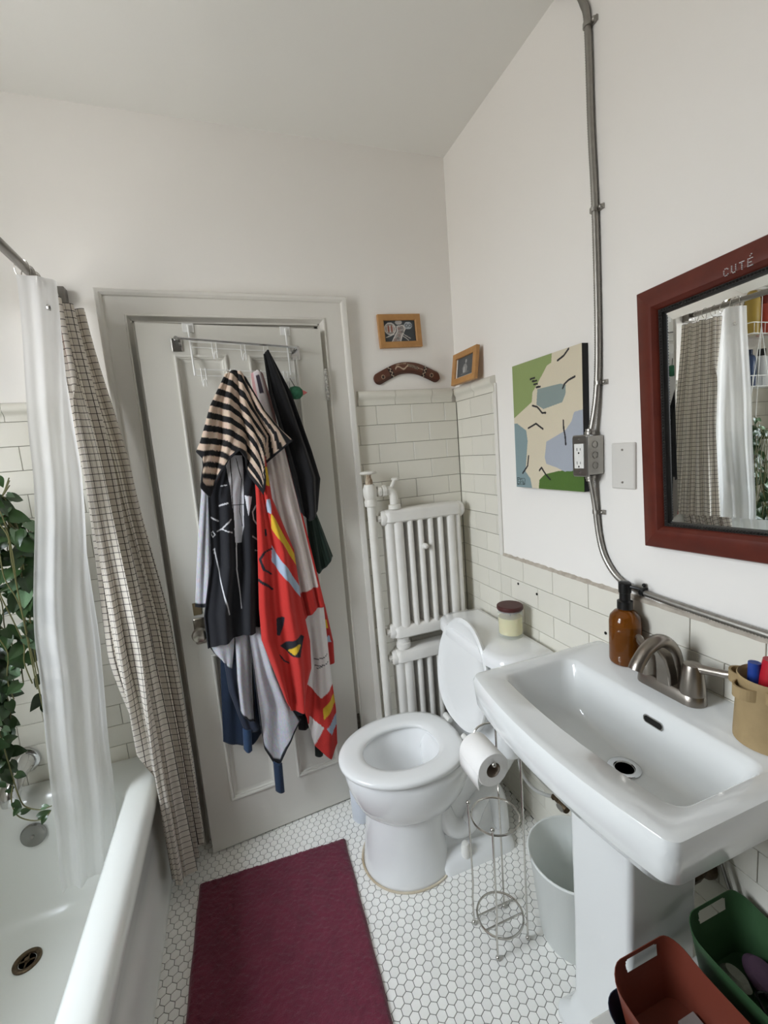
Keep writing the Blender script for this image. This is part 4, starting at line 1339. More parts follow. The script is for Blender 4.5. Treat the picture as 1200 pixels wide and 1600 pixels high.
items = [('poly', [(0.0, 0), (0.07, 0), (0.07, 1), (0, 1)], 0, 'd8d4cc'), ('poly', [(0.93, 0), (1, 0), (1, 1), (0.93, 1)], 0, 'd8d4cc'), ('poly', [(0, 0), (1, 0), (1, 0.06), (0, 0.06)], 0, 'd8d4cc'),
         ('poly', [(0.40, 0.18), (0.36, 0.45), (0.44, 0.62), (0.55, 0.66), (0.64, 0.45), (0.60, 0.18)], 0, '8c8c8a'), ('poly', arc(0.55, 0.76, 0.05, 0.1), 0, 'a2a2a0'), ('poly', [(0.42, 0.22), (0.44, 0.5), (0.5, 0.5), (0.5, 0.22)], 0, 'b5b5b2'), ('line', [(0.3, 0.16), (0.7, 0.2)], 0.03, '6f6f6e')]
lean = math.radians(8)
framed('framed_photo', 'wooden framed grey photograph leaning in the corner on the tile cap', (-0.004 - 0.019, -0.137, ZC + 0.059 + 0.062), (0, -1, 0), (math.sin(lean), 0, math.cos(lean)), (-math.cos(lean), 0, math.sin(lean)), 0.186, 0.125, 0.0235, blobs('565859', items), 2)

# boomerang
bm_ = thing('boomerang', 'brown painted wooden boomerang on the wall above the radiator tiles', 'boomerang', (-0.22, 0.004, 1.73))
cl = catmull([(-0.352, 0, 1.760), (-0.315, 0, 1.778), (-0.265, 0, 1.798), (-0.221, 0, 1.803), (-0.175, 0, 1.797), (-0.13, 0, 1.779), (-0.096, 0, 1.763)], 8)
acc = [0]
for a, b_ in zip(cl, cl[1:]):
    acc.append(acc[-1] + (b_ - a).length)
tot = acc[-1]


def boom_pt(u, v):
    """u along (with round tips), v across 0..1"""
    e = (u * 1.0)
    x = (u * 1.14 - 0.07) * tot
    k = 0
    while k < len(acc) - 2 and acc[k + 1] < x:
        k += 1
    d = (cl[k + 1] - cl[k]).normalized()
    p = cl[k] + d * (x - acc[k])
    nrm = Vector((-d.z, 0, d.x))
    tip = min(u, 1 - u) / 0.07
    half = 0.0225 * (math.sqrt(max(0, 1 - (1 - min(1, tip)) ** 2)) if tip < 1 else 1)
    q = (2 * v - 1)
    return p + nrm * half * q + Vector((0, -0.004 - 0.009 * math.sqrt(max(0, 1 - q * q * 0.9)) + 0.004, 0))


def boom_col(u, v, p):
    for uc in (0.13, 0.87):
        d = math.hypot((u - uc) * 0.34, (v - 0.45) * 0.045)
        if d < 0.009 and d > 0.006:
            return lin('a08870')
        if d <= 0.006:
            return lin('2a1a14')
    for a, b_ in ((0.235, 0.29), (0.735, 0.785)):
        if a < u < b_:
            w = math.sin((v * 3.0) * 2 * math.pi) * 0.012 + (a + b_) / 2
            return lin('b7a48e') if abs(u - w) < 0.007 else lin('1e1512')
    if 0.33 < u < 0.52 and abs(v - 0.55 - 0.16 * math.sin((u - 0.33) * 40)) < 0.07:
        return lin('b39f88')
    if 0.36 < u < 0.5 and abs(v - 0.88) < 0.05 and (u * 70) % 1 < 0.5:
        return lin('a8937c')
    if 0.50 < u < 0.66 and abs(v - 0.72 + (u - 0.5) * 1.2) < 0.13:
        return lin('b39f88') if (u * 60 + v * 3) % 1 < 0.35 else lin('241813')
    if 0.64 < u < 0.73 and abs(v - 0.55) < 0.05 and (u * 80) % 1 < 0.5:
        return lin('b39f88')
    return jit(lin('5b3526' if v > 0.28 else '4a2b1f'), 0.08)


colour_sheet(boom_col, boom_pt, 220, 24).build('body', mat('boomerang_paint', rough=0.35, attr=True), bm_, angle=80, solid=0.0015)

# ================================================================== right-wall things
PAINT = {'corners': [(-0.4302, 1.7188), (-0.7323, 1.7175), (-0.7347, 1.3148), (-0.4286, 1.3109)], 'green': [(-0.4045, 1.7263), (-0.6271, 1.7253), (-0.6227, 1.6924), (-0.6041, 1.6881), (-0.5741, 1.6587), (-0.532, 1.6187), (-0.5269, 1.5889), (-0.4321, 1.5474), (-0.3912, 1.5393)], 'pond': [(-0.5561, 1.6258), (-0.6585, 1.6258), (-0.681, 1.6182), (-0.6791, 1.593), (-0.6652, 1.5711), (-0.5825, 1.5606), (-0.549, 1.5774)], 'bluegrey_left': [(-0.3907, 1.5321), (-0.4464, 1.5274), (-0.4936, 1.5007), (-0.4989, 1.4662), (-0.4821, 1.3645), (-0.5065, 1.3417), (-0.5153, 1.3049), (-0.3741, 1.2972)], 'lilac': [(-0.7634, 1.5436), (-0.7115, 1.5381), (-0.6998, 1.5119), (-0.6738, 1.488), (-0.5908, 1.4596), (-0.5808, 1.41), (-0.5877, 1.3903), (-0.6314, 1.3796), (-0.6668, 1.3674), (-0.7595, 1.3728)], 'dgreen': [(-0.547, 1.3066), (-0.552, 1.3386), (-0.5797, 1.3572), (-0.637, 1.3678), (-0.7066, 1.3741), (-0.7595, 1.3747), (-0.758, 1.3063), (-0.5498, 1.2931)], 'strokes': [[(-0.6953, 1.7152), (-0.6754, 1.7007), (-0.6494, 1.6927)], [(-0.717, 1.635), (-0.6925, 1.6298), (-0.6755, 1.621), (-0.6683, 1.6104)], [(-0.5298, 1.5776), (-0.5533, 1.5704), (-0.5755, 1.5495), (-0.5916, 1.5482)], [(-0.5048, 1.5076), (-0.544, 1.5191), (-0.5764, 1.5)], [(-0.6674, 1.518), (-0.6683, 1.4945), (-0.6733, 1.4739), (-0.6753, 1.4475)], [(-0.5012, 1.4166), (-0.4942, 1.3833), (-0.4667, 1.3586)], [(-0.5535, 1.3688), (-0.5641, 1.3783), (-0.583, 1.3573), (-0.6036, 1.3412)], [(-0.5239, 1.6612), (-0.5445, 1.6619)], [(-0.5338, 1.653), (-0.554, 1.6517)], [(-0.5401, 1.6425), (-0.5569, 1.6415)], [(-0.5517, 1.6316), (-0.5696, 1.6313)]], 'box': [(-0.4346, 1.3419), (-0.4769, 1.3408), (-0.478, 1.3209), (-0.4347, 1.3191), (-0.4346, 1.3419)], 'letters': [[(-0.45, 1.3376), (-0.4389, 1.3358), (-0.4401, 1.329), (-0.4486, 1.3279), (-0.4475, 1.3215), (-0.438, 1.3211)], [(-0.4536, 1.3208), (-0.4539, 1.3377), (-0.4624, 1.338)], [(-0.4534, 1.3295), (-0.4596, 1.3297)], [(-0.4654, 1.3381), (-0.4645, 1.3223), (-0.4736, 1.3217), (-0.4725, 1.3288), (-0.4648, 1.327)]]}
cv = thing('canvas_painting', 'abstract canvas painting of green, beige and blue-grey shapes on the right wall', 'painting', (-0.004, -0.60, 1.312))
CY0, CY1, CZ0, CZ1 = -0.430, -0.745, 1.310, 1.719


def paint_col(u, v, p):
    y, z = p[1], p[2]
    for l in PAINT['strokes']:
        if near(l, y, z, 0.0030):
            return lin('1f1d22')
    if near(PAINT['box'], y, z, 0.0009) or any(near(l, y, z, 0.0010) for l in PAINT['letters']):
        return lin('22302f')
    for k, c in (('green', '8a9a62'), ('pond', '84928f'), ('bluegrey_left', '7f9396'), ('lilac', 'a3a9b3'), ('dgreen', '4c6b2c')):
        if inside(PAINT[k], y, z):
            return jit(lin(c), 0.02)
    return jit(lin('cfc5ae'), 0.02)


colour_sheet(paint_col, lambda u, v: Vector((-0.0185, CY0 + (CY1 - CY0) * u, CZ0 + (CZ1 - CZ0) * v)), 230, 290).build('painted_face', mat('acrylic_paint', rough=0.5, attr=True, bump=(150, 0.3)), cv, smooth=False)
MB().box(-0.018, 0.003, CY1, CY0, CZ0, CZ1).build('stretcher', mat('black_edge', '141416', 0.6), cv, smooth=False)

# ---- armoured cable with straps


def ribbed(path, r, pitch=0.0062, n=9):
    L = [0.0]
    for a, b_ in zip(path, path[1:]):
        L.append(L[-1] + (b_ - a).length)
    pts, rad_ = [], []
    k = 0
    m = int(L[-1] / pitch * 2)
    for i in range(m + 1):
        t = L[-1] * i / m
        while k < len(L) - 2 and L[k + 1] < t:
            k += 1
        pts.append(path[k].lerp(path[k + 1], (t - L[k]) / max(1e-9, L[k + 1] - L[k])))
        rad_.append(r if i % 2 else r * 0.80)
    return MB().tube(pts, rad_, n)


cable = thing('armoured_cable', 'flexible steel armoured cable clipped to the right wall', 'cable', (-0.01, -0.78, 1.06))
XC = -0.0065
up = catmull([(XC, -0.66, H - 0.002), (XC, -0.70, 2.600), (XC, -0.735, 2.565), (XC, -0.757, 2.52), (XC, -0.770, 2.46), (XC, -0.776, 2.23), (XC, -0.785, 2.03), (XC, -0.789, 1.75), (XC - 0.004, -0.786, 1.58), (-0.022, -0.774, 1.470)], 10)
lo = catmull([(-0.022, -0.770, 1.358), (XC - 0.004, -0.774, 1.28), (XC, -0.783, 1.19), (XC, -0.803, 1.13), (XC, -0.842, 1.085), (XC, -0.892, 1.066), (XC, -0.96, 1.060), (XC, -1.082, 1.056), (XC, -1.21, 1.054), (XC, -1.50, 1.052)], 10)
ribbed(up, 0.0088).build('upper_run', M_steel, cable, angle=80)
ribbed(lo, 0.0088).build('lower_run', M_steel, cable, angle=80)
for y, z, d in ((-0.770, 2.462, 1), (-0.783, 2.036, 1), (-0.7885, 1.605, 1), (-0.776, 1.255, 1), (-0.925, 1.0625, 0)):
    mb = MB()
    if d:
        mb.loft([[(XC - 0.011 * math.sin(a), y + 0.011 * math.cos(a), zz) for a in [math.pi * i / 8 for i in range(9)]] + [(0.003, y - 0.011, zz), (0.003, y + 0.011, zz)] for zz in (z - 0.005, z + 0.005)])
        mb.box(-0.002, 0.003, y - 0.024, y - 0.008, z - 0.006, z + 0.006)
        mb.ball((-0.004, y - 0.018, z), 0.006)
    else:
        mb.loft([[(XC - 0.011 * math.sin(a), yy, z + 0.011 * math.cos(a)) for a in [math.pi * i / 8 for i in range(9)]] + [(0.003, yy, z - 0.011), (0.003, yy, z + 0.011)] for yy in (y - 0.005, y + 0.005)])
        mb.ball((-0.004, y, z + 0.018), 0.005)
    mb.build('strap', M_steel if d else M_black, cable, angle=40)

# ---- outlet box
ob = thing('outlet_box', 'surface-mounted steel electrical box with white double outlet', 'outlet', (0, -0.77, 1.36))
OY0, OY1, OZ0, OZ1 = -0.797, -0.743, 1.359, 1.470
MB().box(-0.050, 0.003, OY0 + 0.001, OY1 - 0.001, OZ0 + 0.003, OZ1 - 0.003).build('box', M_steel, ob, smooth=False, bevel=0.003)
MB().loft([[(x, y, z) for y, z, _ in rrect(OY0 - e_, OY1 + e_, OZ0 - e_, OZ1 + e_, 0.006, 0)] for x, e_ in ((-0.0495, 0.001), (-0.054, 0.001), (-0.057, -0.002))]).build('cover', mat('cover_steel', 'a5a39f', 0.3, metal=1), ob, angle=30)
ow = mat('outlet_white', 'e0dfdb', 0.35)
rc = MB().box(-0.0595, -0.056, -0.787, -0.753, 1.381, 1.448).build('receptacle', ow, ob, smooth=False, bevel=0.0012)
for zc in (1.433, 1.396):
    for y, w_, h_ in ((-0.764, 0.0016, 0.008), (-0.776, 0.0016, 0.0065)):
        MB().box(-0.0599, -0.0593, y - w_ / 2, y + w_ / 2, zc - h_ / 2, zc + h_ / 2).build('slot', M_dark, rc, smooth=False)
    MB().lathe([(0.0026, -0.0599), (0.0026, -0.0593)], (0, -0.770, zc - 0.010), 10, 'x').build('slot', M_dark, rc)
for y in (-0.764, -0.7765):
    MB().box(-0.0601, -0.0593, y - 0.004, y + 0.004, 1.4115, 1.4175).build('button', ow, rc, smooth=False)
for z in (1.459, 1.370):
    MB().lathe([(0.0036, -0.057), (0.0030, -0.0586), (0.0, -0.0588)], (0, -0.770, z), 10, 'x').build('screw', M_chrome, ob)
for z in (1.443, 1.415, 1.387):
    MB().tube([(-0.027 + 0.009 * math.cos(a), OY0 - 0.0002, z + 0.009 * math.sin(a)) for a in [2 * math.pi * i / 16 for i in range(16)]], 0.0008, 5, closed=True).build('knockout', M_steel, ob)
for z, s_ in ((1.470, 1), (1.359, -1)):
    MB().lathe([(0.014, 0), (0.014, s_ * 0.008), (0.012, s_ * 0.010), (0.012, s_ * 0.016)], (-0.022, -0.772, z), 12).build('connector', M_steel, ob)

# ---- blank wall plate
bp_ = thing('blank_plate', 'white blank cover plate between the outlet box and the mirror', 'wall plate', (0, -0.861, 1.322))
MB().loft([[(x, y, z) for y, z, _ in rrect(-0.898 - e_, -0.826 + e_, 1.324 - e_, 1.443 + e_, 0.004, 0)] for x, e_ in ((0.003, 0.0), (-0.002, 0.0), (-0.0045, -0.003))]).build('plate', mat('plate_white', 'd6d3cd', 0.4), bp_, angle=30)
for z in (1.425, 1.341):
    MB().lathe([(0.0032, -0.004), (0.0028, -0.0058), (0, -0.006)], (0, -0.862, z), 10, 'x').build('screw', M_steel, bp_)

# ---- mirror
mr = thing('wall_mirror', 'rectangular mirror in a dark red mahogany frame on the right wall', 'mirror', (0, -1.19, 1.19))
MC = Vector((0.0, -1.205, 1.497))
MW, MH = 0.545, 0.595
mrot = Matrix.Translation(MC) @ Matrix.Rotation(math.radians(-2.2), 4, 'X')


def mp(a, b_, d):
    """a right (towards -y), b up, d out of the wall"""
    return mrot @ Vector((-d, -a, b_))


M_mahog = mat('mahogany', '5e2417', 0.42, bump=(40, 0.15), var=(25, 0.5, '43160f'))
prof = [(0, -0.002), (0, 0.020), (0.003, 0.026), (0.010, 0.029), (0.030, 0.037), (0.045, 0.036), (0.052, 0.030), (0.055, 0.024), (0.055, 0.010)]
ring4 = lambda ins, d: [mp(-MW / 2 + ins, -MH / 2 + ins, d), mp(MW / 2 - ins, -MH / 2 + ins, d), mp(MW / 2 - ins, MH / 2 - ins, d), mp(-MW / 2 + ins, MH / 2 - ins, d)]
# four mitred rails
for k in range(4):
    mb = MB()
    mb.loft([[ring4(i_, d_)[q] for i_, d_ in prof] for q in (k, (k + 1) % 4)], True, True)
    mb.build('frame_rail', M_mahog, mr, angle=30)
M_bead = mat('black_beading', '15120f', 0.35)
mb = MB()
mb.loft([ring4(i_, d_) for i_, d_ in ((0.054, 0.012), (0.055, 0.025), (0.062, 0.024), (0.0635, 0.020), (0.0635, 0.012))], False, False)
ins_ = mb.build('inner_liner', M_bead, mr, angle=30)
bd = MB()
tri = []
for k in range(4):
    a, b_ = Vector(ring4(0.0585, 0.0245)[k]), Vector(ring4(0.0585, 0.0245)[(k + 1) % 4])
    m = int((b_ - a).length / 0.0062)
    for i in range(m):
        p = a.lerp(b_, (i + 0.5) / m)
        bd.lathe([(0.0, -0.003), (0.0022, -0.002), (0.003, 0.0), (0.0022, 0.002), (0.0, 0.003)], p, 6)
o = bd.build('beading', M_bead, mr)
o['kind'] = 'stuff'
M_glass = mat('mirror_glass', 'f2f4f3', 0.005, metal=1)
gi = 0.063
mb = MB()
mb.loft([ring4(gi, 0.0165), ring4(gi + 0.022, 0.0195)], False, True)
mb.build('glass', M_glass, mr, smooth=False)
MB().loft([ring4(0.01, -0.002), ring4(0.01, 0.004)], True, True).build('backing', mat('backing_board', '5a4a3a', 0.8), mr, smooth=False)
M_gem = mat('rhinestone', 'e8e8ea', 0.15, metal=0.3)
LET = {'C': [(1, 0.85), (0.7, 1), (0.3, 1), (0, 0.75), (0, 0.5), (0, 0.25), (0.3, 0), (0.7, 0), (1, 0.15)],
       'U': [(0, 1), (0, 0.75), (0, 0.5), (0, 0.25), (0.3, 0), (0.7, 0), (1, 0.25), (1, 0.5), (1, 0.75), (1, 1)],
       'T': [(0, 1), (0.25, 1), (0.5, 1), (0.75, 1), (1, 1), (0.5, 0.75), (0.5, 0.5), (0.5, 0.25), (0.5, 0)],
       'E': [(0, 1), (0, 0.75), (0, 0.5), (0, 0.25), (0, 0), (0.35, 1), (0.7, 1), (1, 1), (0.35, 0.5), (0.7, 0.5), (0.35, 0), (0.7, 0), (1, 0), (0.5, 1.35), (0.8, 1.55)]}
la = -0.070
for ch in 'CUTE':
    mb = MB()
    for px, pz in LET[ch]:
        p = mp(la + 0.0072 * px, MH / 2 - 0.046 + 0.0125 * pz, 0.0375)
        mb.lathe([(0.0012, 0.0008), (0.0009, -0.0010), (0.0, -0.0015)], p, 6, 'x')
    o = mb.build('letter', M_gem, mr, smooth=False)
    la += 0.0138
mc_ = MB().tube(catmull([(-0.012, -1.185, 1.802), (-0.012, -1.188, 1.822), (-0.012, -1.20, 1.840), (-0.012, -1.22, 1.835), (-0.012, -1.228, 1.80)], 6), 0.0022, 6)
mc_.build('hanging_wire', M_black, mr)

# ================================================================== on the sink
fc = thing('faucet', 'brushed nickel two-handle faucet with arched spout on the sink deck', 'faucet', (-0.075, -1.045, SZ))
FX, FY = -0.070, -1.050
ZD = 0.8755
MB().loft([rrect(FX - 0.027 + a, FX + 0.027 - a, FY - 0.078 + a, FY + 0.078 - a, 0.026 - a * 0.5, z) for z, a in ((ZD, 0.0), (ZD + 0.004, 0.0), (ZD + 0.022, 0.002), (ZD + 0.026, 0.006))]).build('base', M_nickel, fc, angle=40)
sp_path = catmull([(FX + 0.012, FY, ZD + 0.015), (FX + 0.010, FY, ZD + 0.060), (FX - 0.004, FY, ZD + 0.105), (FX - 0.035, FY, ZD + 0.128), (FX - 0.072, FY, ZD + 0.116), (FX - 0.098, FY, ZD + 0.090), (FX - 0.106, FY, ZD + 0.076)], 6)
n_s = len(sp_path)
rings = []
for i, p in enumerate(sp_path):
    tt = (sp_path[min(i + 1, n_s - 1)] - sp_path[max(i - 1, 0)]).normalized()
    w_ = tt.cross(Vector((0, 1, 0))).normalized()
    f_ = i / (n_s - 1)
    ry, rw = 0.024 - 0.010 * min(1, f_ * 1.4) + 0.002 * f_, 0.022 - 0.010 * min(1, f_ * 1.6) + 0.001 * f_
    rings.append([p + Vector((0, 1, 0)) * ry * math.cos(a) + w_ * rw * math.sin(a) for a in [2 * math.pi * k / 18 for k in range(18)]])
MB().loft(rings).build('spout', M_nickel, fc, angle=50)
wb_ = MB()   # solid body under the arch
wb_.loft([[(FX + 0.022, FY + sy, ZD + 0.02), (FX - 0.024, FY + sy, ZD + 0.02), (FX - 0.026, FY + sy * 0.9, ZD + 0.05), (FX - 0.034, FY + sy * 0.7, ZD + 0.085), (FX - 0.056, FY + sy * 0.5, ZD + 0.116), (FX - 0.030, FY + sy * 0.5, ZD + 0.122), (FX - 0.002, FY + sy * 0.7, ZD + 0.10)] for sy in (-0.019, 0.019)])
wb_.build('spout_web', M_nickel, fc, angle=50, bevel=0.004)
for sy in (-1, 1):
    hy = FY + sy * 0.051
    hb = MB().lathe([(0.026, 0.022), (0.0255, 0.030), (0.023, 0.055), (0.020, 0.080), (0.0175, 0.087), (0.006, 0.089), (0.0, 0.089)], (FX, hy, ZD), 22)
    h_ = hb.build('handle', M_nickel, fc, angle=50)
    lv_ = MB()
    pts = [(FX, hy + sy * 0.004, ZD + 0.080), (FX + 0.004, hy + sy * 0.03, ZD + 0.085), (FX + 0.008, hy + sy * (0.058 if sy < 0 else 0.036), ZD + 0.090), (FX + 0.010, hy + sy * (0.069 if sy < 0 else 0.044), ZD + 0.0925)]
    lv_.tube(catmull(pts, 4), [0.0105 - 0.0035 * i / 12 for i in range(13)], 12)
    lv_.build('lever', M_nickel, h_, angle=50)

sb_ = thing('soap_bottle', 'amber glass soap bottle with black pump beside the faucet', 'soap bottle', (-0.050, -0.915, ZD))
BX, BY = -0.046, -0.905
M_amber = mat('amber_glass', '8a4e12', 0.08, trans=0.55, ior=1.45)
MB().lathe([(0.032, 0.0), (0.036, 0.003), (0.038, 0.010), (0.038, 0.112), (0.035, 0.127), (0.025, 0.139), (0.0145, 0.144), (0.0135, 0.156)], (BX, BY, ZD), 32).build('bottle', M_amber, sb_, angle=50)
MB().lathe([(0.034, 0.004), (0.035, 0.085), (0.0, 0.085)], (BX, BY, ZD), 24).build('soap', mat('soap', '6f4212', 0.3), sb_)
MB().lathe([(0.0185, 0.146), (0.0185, 0.166), (0.013, 0.169), (0.013, 0.188), (0.015, 0.189), (0.015, 0.214), (0.011, 0.217), (0.0, 0.218)], (BX, BY, ZD), 22).build('pump', M_black, sb_, angle=40)
MB().tube([(BX, BY, ZD + 0.207), (BX + 0.012, BY - 0.035, ZD + 0.204), (BX + 0.013, BY - 0.040, ZD + 0.197)], [0.005, 0.004, 0.003], 8).build('nozzle', M_black, sb_)

M_clay = mat('stoneware', 'a08a64', 0.7, bump=(60, 0.5), var=(30, 0.4, '84704e'))
cup = thing('stoneware_cup', 'tan stoneware cup with clay strap loops near the sink edge', 'cup', (-0.068, -1.245, ZD))
UX, UY = -0.072, -1.247
MB().lathe([(0.050, 0.0), (0.053, 0.002), (0.053, 0.012), (0.049, 0.120), (0.050, 0.128), (0.0485, 0.130), (0.046, 0.126), (0.047, 0.012), (0.0, 0.010)], (UX, UY, ZD), 36, cap1=False).build('cup_body', M_clay, cup, angle=50)
for a0, zz in ((100, 0.112), (160, 0.105), (230, 0.108)):
    pts = []
    for i in range(15):
        f_ = i / 14
        a = math.radians(a0 - 28 + 56 * f_)
        r_ = 0.049 + 0.016 * math.sin(math.pi * f_)
        pts.append((UX + r_ * math.cos(a), UY + r_ * math.sin(a), ZD + zz))
    rings = [[(x, y, z - 0.011), (x, y, z + 0.011), (UX + (x - UX) * 0.94, UY + (y - UY) * 0.94, z + 0.011), (UX + (x - UX) * 0.94, UY + (y - UY) * 0.94, z - 0.011)] for x, y, z in pts]
    MB().loft(rings).build('clay_loop', M_clay, cup, smooth=False)
tp_ = thing('toothbrush_tube', 'red and blue tube standing in the tan stoneware cup', 'tube', (UX, UY, ZD + 0.011))
MB().tube(catmull([(UX - 0.004, UY + 0.008, ZD + 0.0125), (UX - 0.002, UY + 0.004, ZD + 0.09), (UX + 0.004, UY - 0.003, ZD + 0.160)], 6), 0.017, 14).build('tube_body', mat('red_plastic', 'b3202c', 0.35), tp_)
MB().tube([(UX - 0.015, UY + 0.020, ZD + 0.020), (UX - 0.010, UY + 0.021, ZD + 0.150)], 0.010, 12).build('blue_strip', mat('blue_plastic', '23408f', 0.35), tp_)

# ---- candle on the tank
cd = thing('candle_jar', 'pale yellow candle in a glass jar with dark wooden lid on the toilet tank', 'candle', (-0.068, -0.432, 0.776))
KX, KY, KZ = -0.075, -0.440, 0.7765
jar_m = bpy.data.materials.new('clear_jar')
jar_m.use_nodes = True
nt = jar_m.node_tree
p_ = nt.nodes['Principled BSDF']
p_.inputs['Roughness'].default_value = 0.02
p_.inputs['Base Color'].default_value = (0.9, 0.92, 0.9, 1)
tr = nt.nodes.new('ShaderNodeBsdfTransparent')
tr.inputs[0].default_value = (0.96, 0.97, 0.96, 1)
ms = nt.nodes.new('ShaderNodeMixShader')
ms.inputs[0].default_value = 0.82
nt.links.new(p_.outputs[0], ms.inputs[1])
nt.links.new(tr.outputs[0], ms.inputs[2])
nt.links.new(ms.outputs[0], nt.nodes['Material Output'].inputs[0])
MB().lathe([(0.040, 0.0), (0.0435, 0.003), (0.0435, 0.100), (0.0415, 0.100), (0.0415, 0.012), (0.0, 0.012)], (KX, KY, KZ), 36, cap1=False).build('jar', jar_m, cd, angle=40)
MB().lathe([(0.0405, 0.013), (0.0408, 0.073), (0.0, 0.072)], (KX, KY, KZ), 32).build('wax', mat('candle_wax', 'e2d49a', 0.5, sss=0.2), cd)
MB().tube([(KX, KY, KZ + 0.072), (KX + 0.002, KY, KZ + 0.084)], 0.0012, 6).build('wick', M_black, cd)
MB().lathe([(0.040, 0.094), (0.040, 0.101), (0.0455, 0.102), (0.0465, 0.106), (0.0455, 0.114), (0.043, 0.116), (0.0, 0.116)], (KX, KY, KZ), 36).build('lid', mat('dark_lid', '4a2320', 0.5, var=(60, 0.4, '38191a')), cd, angle=35)

# ================================================================== between toilet and sink
ts = thing('paper_stand', 'freestanding chrome wire toilet paper stand beside the toilet', 'paper stand', (-0.354, -0.731, 0))
FEET = {'fl': (-0.416, -0.680), 'fr': (-0.404, -0.791), 'bl': (-0.303, -0.674), 'br': (-0.293, -0.780)}
for k in ('fl', 'fr'):
    x, y = FEET[k]
    MB().tube([(x, y, 0.008), (x, y, 0.10), (x + 0.004, y, 0.14), (x + 0.004, y, 0.415)], 0.003, 8).build('short_post', M_wire, ts)
    MB().ball((x + 0.004, y, 0.418), 0.0065).build('finial', M_wire, ts)
for k, (x, y) in FEET.items():
    MB().ball((x, y, 0.0075), 0.0072).build('foot', M_wire, ts)
x, y = FEET['bl']
x2, y2 = FEET['br']
MB().tube(catmull([(x, y, 0.008), (x, y, 0.3), (x, y, 0.62), (x - 0.003, y, 0.638), (x - 0.03, y + 0.002, 0.645), (x - 0.06, y + 0.002, 0.640), (x - 0.078, y - 0.002, 0.622), (x - 0.083, y - 0.012, 0.612), (x - 0.084, y - 0.05, 0.610), (x - 0.084, y - 0.117, 0.612)], 5), 0.003, 8).build('roll_arm', M_wire, ts)
MB().ball((x - 0.084, y - 0.120, 0.613), 0.007).build('finial', M_wire, ts)
MB().tube(catmull([(x2, y2, 0.008), (x2, y2, 0.3), (x2, y2, 0.60), (x2, y2 + 0.004, 0.632), (x2, y2 + 0.03, 0.640), (x - 0.004, y - 0.02, 0.641), (x - 0.004, y, 0.640)], 5), 0.003, 8).build('long_post', M_wire, ts)
for zc in (0.395, 0.062):
    MB().tube([(-0.354 + 0.068 * math.cos(a), -0.731 + 0.068 * math.sin(a), zc) for a in [2 * math.pi * i / 40 for i in range(40)]], 0.0032, 8, closed=True).build('ring', M_wire, ts)
for d in (-0.022, 0.022):
    MB().tube([(-0.354 + d - 0.052, -0.731 - d * 0.4 + 0.012, 0.062), (-0.354 + d + 0.052, -0.731 - d * 0.4 - 0.012, 0.062)] if False else [(-0.354 - 0.062, -0.731 + d, 0.062), (-0.354 + 0.062, -0.731 + d, 0.062)], 0.0028, 8).build('crossbar', M_wire, ts)
# toilet roll
tr_ = thing('toilet_roll', 'part-used white toilet paper roll on the wire stand', 'toilet roll', (-0.387, -0.735, 0.55))
QX, QZ = x - 0.084, 0.594
MB().lathe([(0.021, 0.0), (0.046, 0.0), (0.0475, 0.002), (0.0475, 0.102), (0.046, 0.104), (0.021, 0.104)], (QX, -0.790, QZ), 36, 'y', cap0=False, cap1=False).build('paper', mat('tissue', 'ebe9e6', 0.95, bump=(120, 0.3)), tr_, angle=50)
MB().lathe([(0.0212, 0.001), (0.0212, 0.103), (0.0196, 0.103), (0.0196, 0.001)], (QX, -0.790, QZ), 28, 'y', cap0=False, cap1=False).build('core', mat('cardboard', '9d8f80', 0.9), tr_)
pts = [(QX - 0.0476, -0.789, QZ), (QX - 0.0485, -0.789, QZ - 0.02), (QX - 0.046, -0.789, QZ - 0.046)]
MB().add([(px, y_, pz) for px, _, pz in pts for y_ in (-0.789, -0.688)], [(0, 1, 3, 2), (2, 3, 5, 4)]).build('loose_sheet', mat('tissue_sheet', 'e9e7e4', 0.95), tr_, solid=0.0006)

# waste bin
wbn = thing('waste_bin', 'white plastic waste bin tucked between the paper stand and the sink pedestal', 'waste bin', (-0.14, -0.83, 0))
M_bin = mat('bin_plastic', 'dde0dd', 0.4)
cx_, cy_ = -0.146, -0.815
MB().lathe([(0.0, 0.0), (0.098, 0.0), (0.101, 0.004), (0.127, 0.258), (0.131, 0.262), (0.131, 0.266), (0.128, 0.268), (0.125, 0.262), (0.099, 0.008), (0.0, 0.006)], (cx_, cy_, 0), 44, cap0=False, cap1=False).build('bin_body', M_bin, wbn, angle=50)
MB().tube([(cx_ + 0.1295 * math.cos(a), cy_ + 0.1295 * math.sin(a), 0.265) for a in [2 * math.pi * i / 44 for i in range(44)]], 0.0035, 8, closed=True).build('rim', M_bin, wbn)

# toilet supply valve and hose
sv = thing('supply_valve', 'small chrome angle stop valve with grey hose low on the tiled wall', 'valve', (-0.05, -0.66, 0.25))
MB().lathe([(0.024, -0.003), (0.022, -0.010), (0.009, -0.014), (0.009, -0.045)], (0.0, -0.665, 0.258), 16, 'x').build('stub_pipe', M_steel, sv)
MB().lathe([(0.012, -0.018), (0.014, -0.014), (0.014, 0.014), (0.011, 0.018)], (-0.052, -0.662, 0.258), 12, 'y').lathe([(0.008, 0), (0.008, 0.03), (0.011, 0.03), (0.011, 0.036)], (-0.052, -0.650, 0.258), 8, 'y').build('valve_body', M_drain, sv)
MB().loft([[(-0.068 + 0.004 * k, -0.662 + 0.016 * math.cos(a), 0.258 + 0.010 * math.sin(a)) for a in [2 * math.pi * i / 16 for i in range(16)]] for k in (0, 1)]).build('valve_handle', M_steel, sv)
